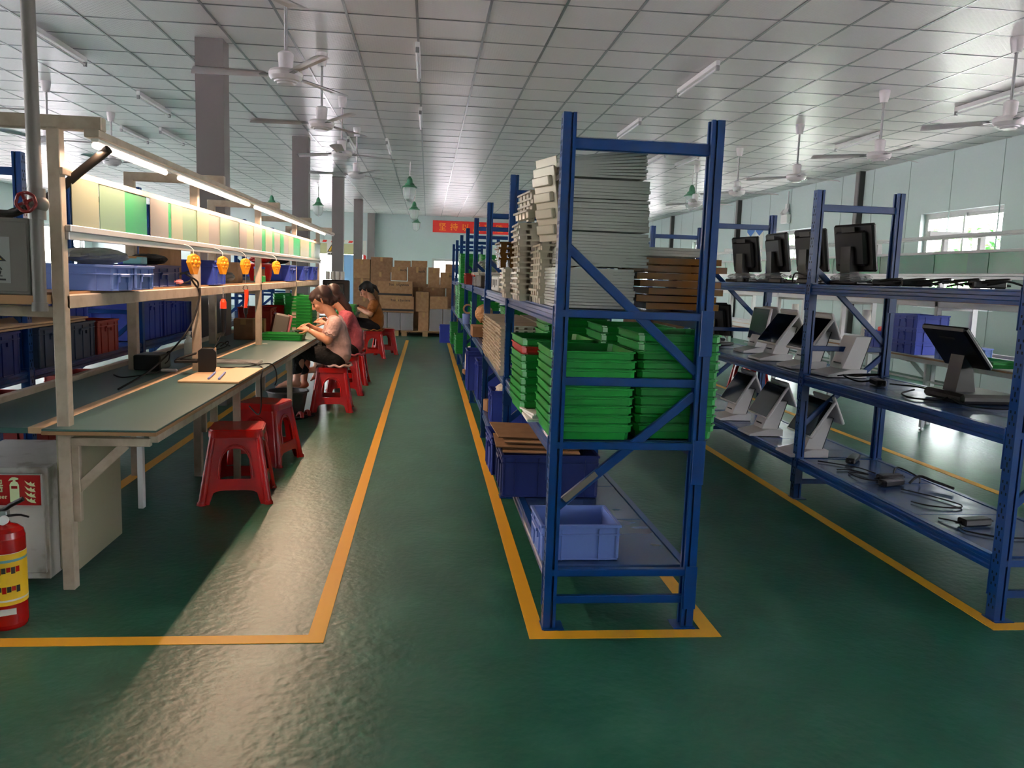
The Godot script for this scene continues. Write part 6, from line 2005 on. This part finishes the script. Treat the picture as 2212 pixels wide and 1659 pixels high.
func outside() -> void:
	# broad leaved trees outside the right hand windows
	for k in 7:
		var z: float = [-7.0, -11.0, -15.0, -19.0, -23.0, -27.0, -31.0][k]
		var r := thing("tree", ["bright green tree outside the nearest right window", "bright green tree outside the right window, left half", "bright green tree outside the right window, right half", "bright green tree beyond the right window's edge", "bright green tree outside the second window", "bright green tree outside the second window, farther", "bright green tree outside the far right windows"][k], "tree", V(11.6, -0.26, z - 1.5), k * 0.7, "trees outside the right windows")
		var s := Sh.new()
		s.tube(PackedVector3Array([V(0, 0, 0), V(0.05, 1.2, 0.03), V(0, 2.6, 0)]), 0.09, 8, 0.05)
		obj("trunk", s, M.bark, r)
		s = Sh.new()
		for i in 420:
			var c := V(clampf(rng.randfn(0, 0.6), -1.4, 1.4), maxf(0.5, 2.3 + rng.randfn(0, 0.9)), clampf(rng.randfn(0, 0.8), -1.6, 1.6))
			var a := rng.randf() * TAU
			var d := V(cos(a), rng.randf_range(-0.6, 0.4), sin(a)).normalized()
			var w := d.cross(Vector3.UP).normalized() * rng.randf_range(0.05, 0.09)
			var l := rng.randf_range(0.35, 0.7)
			var p := [c, c + d * l * 0.35 + V(0, 0.05, 0), c + d * l * 0.7 + V(0, 0.0, 0), c + d * l + V(0, -0.14, 0)]
			s.quad(p[0] - w * 0.2, p[0] + w * 0.2, p[1] + w, p[1] - w)
			s.quad(p[1] - w, p[1] + w, p[2] + w * 0.8, p[2] - w * 0.8)
			s.tri(p[2] - w * 0.8, p[2] + w * 0.8, p[3])
		obj("foliage", s, M.leaf, r).set_meta("kind", "stuff")

# ---------------------------------------------------------------- people: skin, clothes and hair as smooth surfaces round tapered bones
func blob(s: Sh, bones: Array, cell: float, soft := 0.0) -> void:
	var K := 2.6 / (soft if soft > 0 else cell)
	var lo := Vector3.ONE * 1e9
	var hi := -lo
	for b in bones:
		var r := maxf(b[2], b[3]) + 3.0 * cell
		lo = lo.min((b[0] as Vector3).min(b[1]) - Vector3.ONE * r)
		hi = hi.max((b[0] as Vector3).max(b[1]) + Vector3.ONE * r)
	var nx := int((hi.x - lo.x) / cell) + 2
	var ny := int((hi.y - lo.y) / cell) + 2
	var nz := int((hi.z - lo.z) / cell) + 2
	var F := PackedFloat32Array()
	F.resize(nx * ny * nz)
	var reach := 5.0 / K
	for b in bones:
		var a: Vector3 = b[0]
		var e: Vector3 = b[1]
		var ra: float = b[2]
		var rb: float = b[3]
		var ab := e - a
		var l2 := maxf(ab.length_squared(), 1e-9)
		var r := maxf(ra, rb) + reach
		var p0 := ((a.min(e) - Vector3.ONE * r - lo) / cell).floor().max(Vector3.ZERO)
		var p1 := ((a.max(e) + Vector3.ONE * r - lo) / cell).ceil().min(Vector3(nx - 1, ny - 1, nz - 1))
		for k in range(int(p0.z), int(p1.z) + 1):
			for j in range(int(p0.y), int(p1.y) + 1):
				var row := (k * ny + j) * nx
				for i in range(int(p0.x), int(p1.x) + 1):
					var p := lo + Vector3(i, j, k) * cell - a
					var t := clampf(p.dot(ab) / l2, 0.0, 1.0)
					var d := (p - ab * t).length() - ra - (rb - ra) * t
					if d < reach: F[row + i] += exp(-K * maxf(d, -0.25))
	var at := PackedInt32Array()
	at.resize(nx * ny * nz)
	at.fill(-1)
	var vs := PackedVector3Array()
	var ns := PackedVector3Array()
	var off := PackedInt32Array([0, 1, nx, nx + 1, nx * ny, nx * ny + 1, nx * ny + nx, nx * ny + nx + 1])
	for k in nz - 1:
		for j in ny - 1:
			var row := (k * ny + j) * nx
			for i in nx - 1:
				var c := row + i
				var n := 0
				for q in off:
					if F[c + q] > 1.0: n += 1
				if n == 0 or n == 8: continue
				var w := PackedFloat32Array()
				for q in off: w.append(clampf(log(maxf(F[c + q], 1e-5)) / K, -cell * 2, cell * 2))
				var sum := Vector3.ZERO
				var m := 0
				for q in [[0, 1], [2, 3], [4, 5], [6, 7], [0, 2], [1, 3], [4, 6], [5, 7], [0, 4], [1, 5], [2, 6], [3, 7]]:
					var u: float = w[q[0]]
					var v: float = w[q[1]]
					if (u > 0) == (v > 0): continue
					var t := u / (u - v)
					var A := Vector3(q[0] & 1, (q[0] >> 1) & 1, q[0] >> 2)
					var B := Vector3(q[1] & 1, (q[1] >> 1) & 1, q[1] >> 2)
					sum += A.lerp(B, t)
					m += 1
				at[c] = vs.size()
				vs.append(lo + (Vector3(i, j, k) + sum / maxi(m, 1)) * cell)
				ns.append(-Vector3(w[1] + w[3] + w[5] + w[7] - w[0] - w[2] - w[4] - w[6], w[2] + w[3] + w[6] + w[7] - w[0] - w[1] - w[4] - w[5], w[4] + w[5] + w[6] + w[7] - w[0] - w[1] - w[2] - w[3]).normalized())
	var step := [1, nx, nx * ny]
	for k in range(1, nz - 1):
		for j in range(1, ny - 1):
			for i in range(1, nx - 1):
				var c := (k * ny + j) * nx + i
				var inside := F[c] > 1.0
				for ax in 3:
					if (F[c + step[ax]] > 1.0) == inside: continue
					var u: int = step[(ax + 1) % 3]
					var v: int = step[(ax + 2) % 3]
					var q := [at[c], at[c - u], at[c - u - v], at[c - v]]
					if q.min() < 0: continue
					for f in [[0, 1, 2], [0, 2, 3]]:
						var A: int = q[f[0]]; var B: int = q[f[1]]; var C: int = q[f[2]]
						if (vs[B] - vs[A]).cross(vs[C] - vs[A]).dot(ns[A] + ns[B] + ns[C]) < 0:
							var h := B; B = C; C = h
						s.tri(vs[A], vs[B], vs[C], ns[A], ns[B], ns[C])

func hand(s: Sh, w: Vector3, d: Vector3, palm: Vector3, cell: float, thumb: float, curl: float) -> void:
	# w: wrist; d: the way the forearm points; palm: the way the palm faces; thumb: +1 or -1 side
	d = d.normalized()
	palm = (palm - d * palm.dot(d)).normalized()
	var side := d.cross(palm) * thumb
	var bones := [[w - d * 0.035, w + d * 0.01, 0.025, 0.022], [w + d * 0.02 + side * 0.012, w + d * 0.075 + side * 0.022, 0.017, 0.013], [w + d * 0.02 - side * 0.010, w + d * 0.072 - side * 0.024, 0.017, 0.012], [w + d * 0.02, w + d * 0.078, 0.018, 0.013]]
	for i in 4:
		var p: Vector3 = w + d * [0.078, 0.082, 0.078, 0.070][i] + side * (0.028 - 0.0185 * i)
		var len_: float = [0.95, 1.05, 1.0, 0.8][i]
		var dir := d
		for k in 3:
			dir = (dir + palm * (curl * [0.5, 0.8, 0.6][k] + 0.08 * i)).normalized()
			var e: Vector3 = p + dir * [0.034, 0.024, 0.02][k] * len_
			bones.append([p, e, 0.0085 - 0.0008 * k, 0.008 - 0.001 * k])
			p = e
	var tp := w + d * 0.022 + side * 0.024
	var td := (d * 0.75 + side * 0.75 + palm * 0.35).normalized()
	var te := tp + td * 0.034
	bones.append([tp, te, 0.012, 0.0105])
	td = (td + d * 0.55 - side * 0.45 + palm * 0.3).normalized()
	bones.append([te, te + td * 0.028, 0.010, 0.009])
	bones.append([te + td * 0.028, te + td * 0.050, 0.009, 0.0065])
	blob(s, bones, cell, 0.0035)

func person(label: String, o: Vector3, cell: float, shirt: String, trousers: String, hair: String, tail: int, lean: float) -> void:
	# seated on a stool, facing -x, bent over work in the hands; o: the floor point under the seat
	var r := thing("person", label, "person", o)
	var L := lean
	var pel := V(0.05, 0.55, 0)
	var mid := V(0.065 - L * 0.1, 0.68, 0)
	var che := V(0.02 - L * 0.35, 0.83, 0)
	var neck := V(-0.015 - L * 0.55, 0.955, 0)
	var hc := V(-0.115 - L * 0.65, 1.105, 0)
	var up := V(-0.56, 0.83, 0).normalized()
	var fw := V(-0.83, -0.56, 0).normalized()
	var sh := [che + V(0.02, 0.065, 0.165), che + V(0.0, 0.065, -0.165)]
	var el := [V(-0.03 - L * 0.3, 0.72, 0.205), V(-0.06 - L * 0.3, 0.73, -0.20)]
	var wr := [V(-0.225 - L * 0.3, 0.805, 0.075), V(-0.205 - L * 0.3, 0.825, -0.06)]
	var hip := [V(0.03, 0.535, 0.09), V(0.03, 0.535, -0.09)]
	var kn := [V(-0.335, 0.605, 0.11), V(-0.315, 0.595, -0.08)]
	var an := [V(-0.345, 0.30, 0.15), V(-0.30, 0.265, -0.06)]
	var toe := [V(-0.53, 0.262, 0.17), V(-0.43, 0.17, -0.02)]
	# skin
	var skin := Sh.new()
	var b := [[neck + V(0.02, -0.03, 0), neck + V(-0.045, 0.075, 0), 0.055, 0.05], [pel, mid, 0.10, 0.09], [mid, che, 0.09, 0.10], [che + V(0, 0.03, 0.1), che + V(0, 0.03, -0.1), 0.075, 0.075]]
	for i in 2:
		b.append([sh[i], el[i], 0.048, 0.041])
		b.append([el[i], el[i].lerp(wr[i], 0.35), 0.040, 0.041])
		b.append([el[i].lerp(wr[i], 0.35), wr[i], 0.040, 0.024])
		b.append([hip[i], kn[i], 0.075, 0.05])
		b.append([kn[i], kn[i].lerp(an[i], 0.4) + V(0.02, 0, 0), 0.048, 0.052])
		b.append([kn[i].lerp(an[i], 0.4) + V(0.02, 0, 0), an[i], 0.050, 0.030])
		b.append([an[i] + V(0.02, -0.02, 0), an[i] + (toe[i] - an[i]) * 0.45 + V(0, -0.005, 0), 0.034, 0.034])
		b.append([an[i] + (toe[i] - an[i]) * 0.45 + V(0, -0.005, 0.008), toe[i] + V(0.03, -0.004, 0.012), 0.030, 0.020])
		b.append([an[i] + (toe[i] - an[i]) * 0.45 + V(0, -0.005, -0.01), toe[i] + V(0.04, -0.004, -0.02), 0.028, 0.016])
	blob(skin, b, cell)
	# toes
	for i in 2:
		b = []
		var f: Vector3 = (toe[i] - an[i]).normalized()
		for k in 5:
			var p: Vector3 = toe[i] + V(0.03 + 0.008 * absf(k - 1), -0.008, 0.024 - 0.012 * k)
			b.append([p, p + f * (0.034 - 0.003 * k), 0.0095 if k else 0.012, 0.0075 if k else 0.010])
		blob(skin, b, maxf(cell * 0.45, 0.005), 0.004)
	# head: skull, jaw, nose, lips, brow and ears
	b = [[hc + up * 0.03 - fw * 0.03, hc + up * 0.03 + fw * 0.015, 0.083, 0.08], [hc + fw * 0.03 - up * 0.015, hc + fw * 0.045 - up * 0.075, 0.062, 0.042], [hc + fw * 0.055 - up * 0.095, hc + fw * 0.068 - up * 0.092, 0.026, 0.022],
		[hc + fw * 0.10 + up * 0.008, hc + fw * 0.118 - up * 0.028, 0.009, 0.013], [hc + fw * 0.118 - up * 0.03, hc + fw * 0.105 - up * 0.036, 0.012, 0.012], [hc + fw * 0.092 - up * 0.058 + V(0, 0, 0.012), hc + fw * 0.092 - up * 0.058 - V(0, 0, 0.012), 0.011, 0.011], [hc + fw * 0.086 - up * 0.074 + V(0, 0, 0.01), hc + fw * 0.086 - up * 0.074 - V(0, 0, 0.01), 0.011, 0.011],
		[hc + fw * 0.085 + up * 0.028 + V(0, 0, 0.035), hc + fw * 0.085 + up * 0.028 - V(0, 0, 0.035), 0.013, 0.013], [hc + fw * 0.066 - up * 0.03 + V(0, 0, 0.036), hc + fw * 0.066 - up * 0.03 - V(0, 0, 0.036), 0.027, 0.027], [hc - up * 0.06 + fw * 0.0, neck + V(-0.02, 0.03, 0), 0.05, 0.05]]
	for e in [-1.0, 1.0]:
		b.append([hc - fw * 0.012 + up * 0.012 + V(0, 0, e * 0.080), hc - fw * 0.004 - up * 0.028 + V(0, 0, e * 0.076), 0.013, 0.009])
	blob(skin, b, maxf(cell * 0.4, 0.005), 0.006)
	for i in 2:
		hand(skin, wr[i], wr[i] - el[i] + V(-0.05, 0, 0.03 if i == 0 else -0.0), V(-0.15, -0.6, -0.75 if i == 0 else 0.75), maxf(cell * 0.33, 0.0042), 1.0 if i == 0 else -1.0, 0.55)
	obj("body", skin, M.skin, r)
	# eyes and mouth
	for e in [-1.0, 1.0]:
		var s := Sh.new()
		s.ball(hc + fw * 0.088 + up * 0.006 + V(0, 0, e * 0.032), V(0.008, 0.006, 0.012), 8, 6)
		obj("eye", s, M.eye_dark, r)
		s = Sh.new()
		s.tube(PackedVector3Array([hc + fw * 0.094 + up * 0.030 + V(0, 0, e * 0.018), hc + fw * 0.094 + up * 0.036 + V(0, 0, e * 0.035), hc + fw * 0.082 + up * 0.030 + V(0, 0, e * 0.05)]), 0.004, 5)
		obj("eyebrow", s, M[hair], r)
	var s := Sh.new()
	s.tube(PackedVector3Array([hc + fw * 0.099 - up * 0.066 + V(0, 0, 0.02), hc + fw * 0.1025 - up * 0.066, hc + fw * 0.099 - up * 0.066 - V(0, 0, 0.02)]), 0.004, 5)
	obj("mouth", s, M.lips, r)
	# shirt: torso and short sleeves
	s = Sh.new()
	b = [[pel + V(0.005, 0.02, 0.045), pel + V(0.005, 0.02, -0.045), 0.122, 0.122], [pel + V(0, 0.02, 0.04), mid + V(0.0, 0, 0.035), 0.118, 0.11], [pel + V(0, 0.02, -0.04), mid + V(0.0, 0, -0.035), 0.118, 0.11], [mid + V(-0.045, 0.0, 0), che + V(-0.05, -0.06, 0), 0.095, 0.085], [mid + V(0, 0, 0.035), che + V(0, 0, 0.055), 0.105, 0.108], [mid + V(0, 0, -0.035), che + V(0, 0, -0.055), 0.105, 0.108],
		[che + V(-0.055, -0.035, 0.06), che + V(-0.05, -0.04, 0.055), 0.06, 0.055], [che + V(-0.055, -0.035, -0.06), che + V(-0.05, -0.04, -0.055), 0.06, 0.055], [sh[0] + V(0, 0.0, -0.02), neck + V(0.015, -0.045, 0.03), 0.062, 0.055], [sh[1] + V(0, 0.0, 0.02), neck + V(0.015, -0.045, -0.03), 0.062, 0.055]]
	for i in 2:
		b.append([sh[i], sh[i].lerp(el[i], 0.58), 0.063, 0.062])
	blob(s, b, cell * 0.9)
	var sm := obj("shirt", s, M[shirt], r)
	s = Sh.new()
	for i in 2:  # wavy hem of each sleeve and of the shirt
		var c: Vector3 = sh[i].lerp(el[i], 0.66)
		var ax: Vector3 = (el[i] - sh[i]).normalized()
		var u := ax.cross(V(0, 0, 1)).normalized()
		var v := ax.cross(u)
		var ring := PackedVector3Array()
		for k in 33: ring.append(c + (u * cos(TAU * k / 32) + v * sin(TAU * k / 32)) * 0.058 + ax * 0.006 * sin(TAU * k / 4))
		s.tube(ring, 0.008, 6)
	var ring := PackedVector3Array()
	for k in 49: ring.append(pel + V(0.005 + cos(TAU * k / 48) * 0.128, -0.085 + 0.008 * sin(TAU * k / 6), sin(TAU * k / 48) * 0.168))
	s.tube(ring, 0.012, 6)
	obj("hem", s, M[shirt], sm)
	# trousers to below the knee
	s = Sh.new()
	b = [[pel + V(0.0, 0.0, 0.06), pel + V(0.0, 0.0, -0.06), 0.108, 0.108]]
	for i in 2:
		b.append([hip[i], kn[i], 0.092, 0.064])
		b.append([kn[i], kn[i].lerp(an[i], 0.62), 0.064, 0.058])
	blob(s, b, cell)
	obj("trousers", s, M[trousers], r)
	# hair
	s = Sh.new()
	b = [[hc + up * 0.048 - fw * 0.045, hc + up * 0.052 + fw * 0.022, 0.090, 0.076], [hc - fw * 0.055 + up * 0.01, hc - fw * 0.062 - up * 0.05, 0.075, 0.052], [hc + up * 0.065 + fw * 0.055 + V(0, 0, 0.03), hc + up * 0.062 + fw * 0.055 - V(0, 0, 0.03), 0.042, 0.042]]
	for e in [-1.0, 1.0]: b.append([hc + up * 0.03 - fw * 0.0 + V(0, 0, e * 0.052), hc - fw * 0.045 - up * 0.035 + V(0, 0, e * 0.052), 0.042, 0.032])
	if tail == 1:
		b.append([hc - fw * 0.09 - up * 0.02, hc - fw * 0.11 - up * 0.07 , 0.034, 0.03])
	elif tail == 2:  # long hair down the back
		b.append([hc - fw * 0.06 - up * 0.04, neck + V(0.06, 0.02, 0), 0.06, 0.045])
		b.append([neck + V(0.06, 0.02, 0), neck + V(0.105, -0.10, 0.02), 0.045, 0.022])
	else:            # pony tail
		b.append([hc - fw * 0.115 + up * 0.02, hc - fw * 0.15 - up * 0.03, 0.03, 0.03])
		b.append([hc - fw * 0.15 - up * 0.03, hc - fw * 0.135 - up * 0.13 + V(0.02, 0, 0), 0.03, 0.014])
	blob(s, b, maxf(cell * 0.5, 0.006), 0.008)
	obj("hair", s, M[hair], r)

func people() -> void:
	person("woman in a pale pink top sitting at the workbench with bare feet", V(-0.93, 0, -8.35), 0.014, "shirt_pale", "trousers_black", "hair_brown", 1, 0.0)
	person("woman in a rose pink top behind the pale pink one", V(-0.89, 0, -9.52), 0.017, "shirt_rose", "trousers_black", "hair_brown", 2, 0.1)
	person("woman in a mustard shirt with a ponytail at the far end", V(-0.88, 0, -13.65), 0.021, "shirt_mustard", "trousers_navy", "hair_black", 3, 0.0)
	var s := Sh.new()
	s.box(V(0, 0, 0), V(0.10, 0.008, 0.05), 0.003)
	var o := obj("black_part", s, M.black)
	o.transform = Transform3D(Basis.from_euler(V(0.1, 0.2, 0.25)), V(-1.235, 0.795, -8.345))
	tag(o, "thin black part held in both hands by the woman in pale pink", "part")
	s = Sh.new()
	s.box(V(0, 0, 0), V(0.16, 0.012, 0.12), 0.003)
	o = obj("black_device", s, M.black)
	o.transform = Transform3D(Basis.from_euler(V(0.2, 0.2, 0.5)), V(-1.185, 0.825, -13.63))
	tag(o, "dark device tilted in the hands of the woman in mustard", "device")
	s = Sh.new()
	s.tube(PackedVector3Array([V(-1.150, 0.838, -8.252), V(-1.140, 0.80, -8.245), V(-1.125, 0.775, -8.27)]), 0.004, 5)
	tag(obj("bracelet", s, M.red_plastic), "thin red bracelet on the wrist of the woman in pale pink", "bracelet")
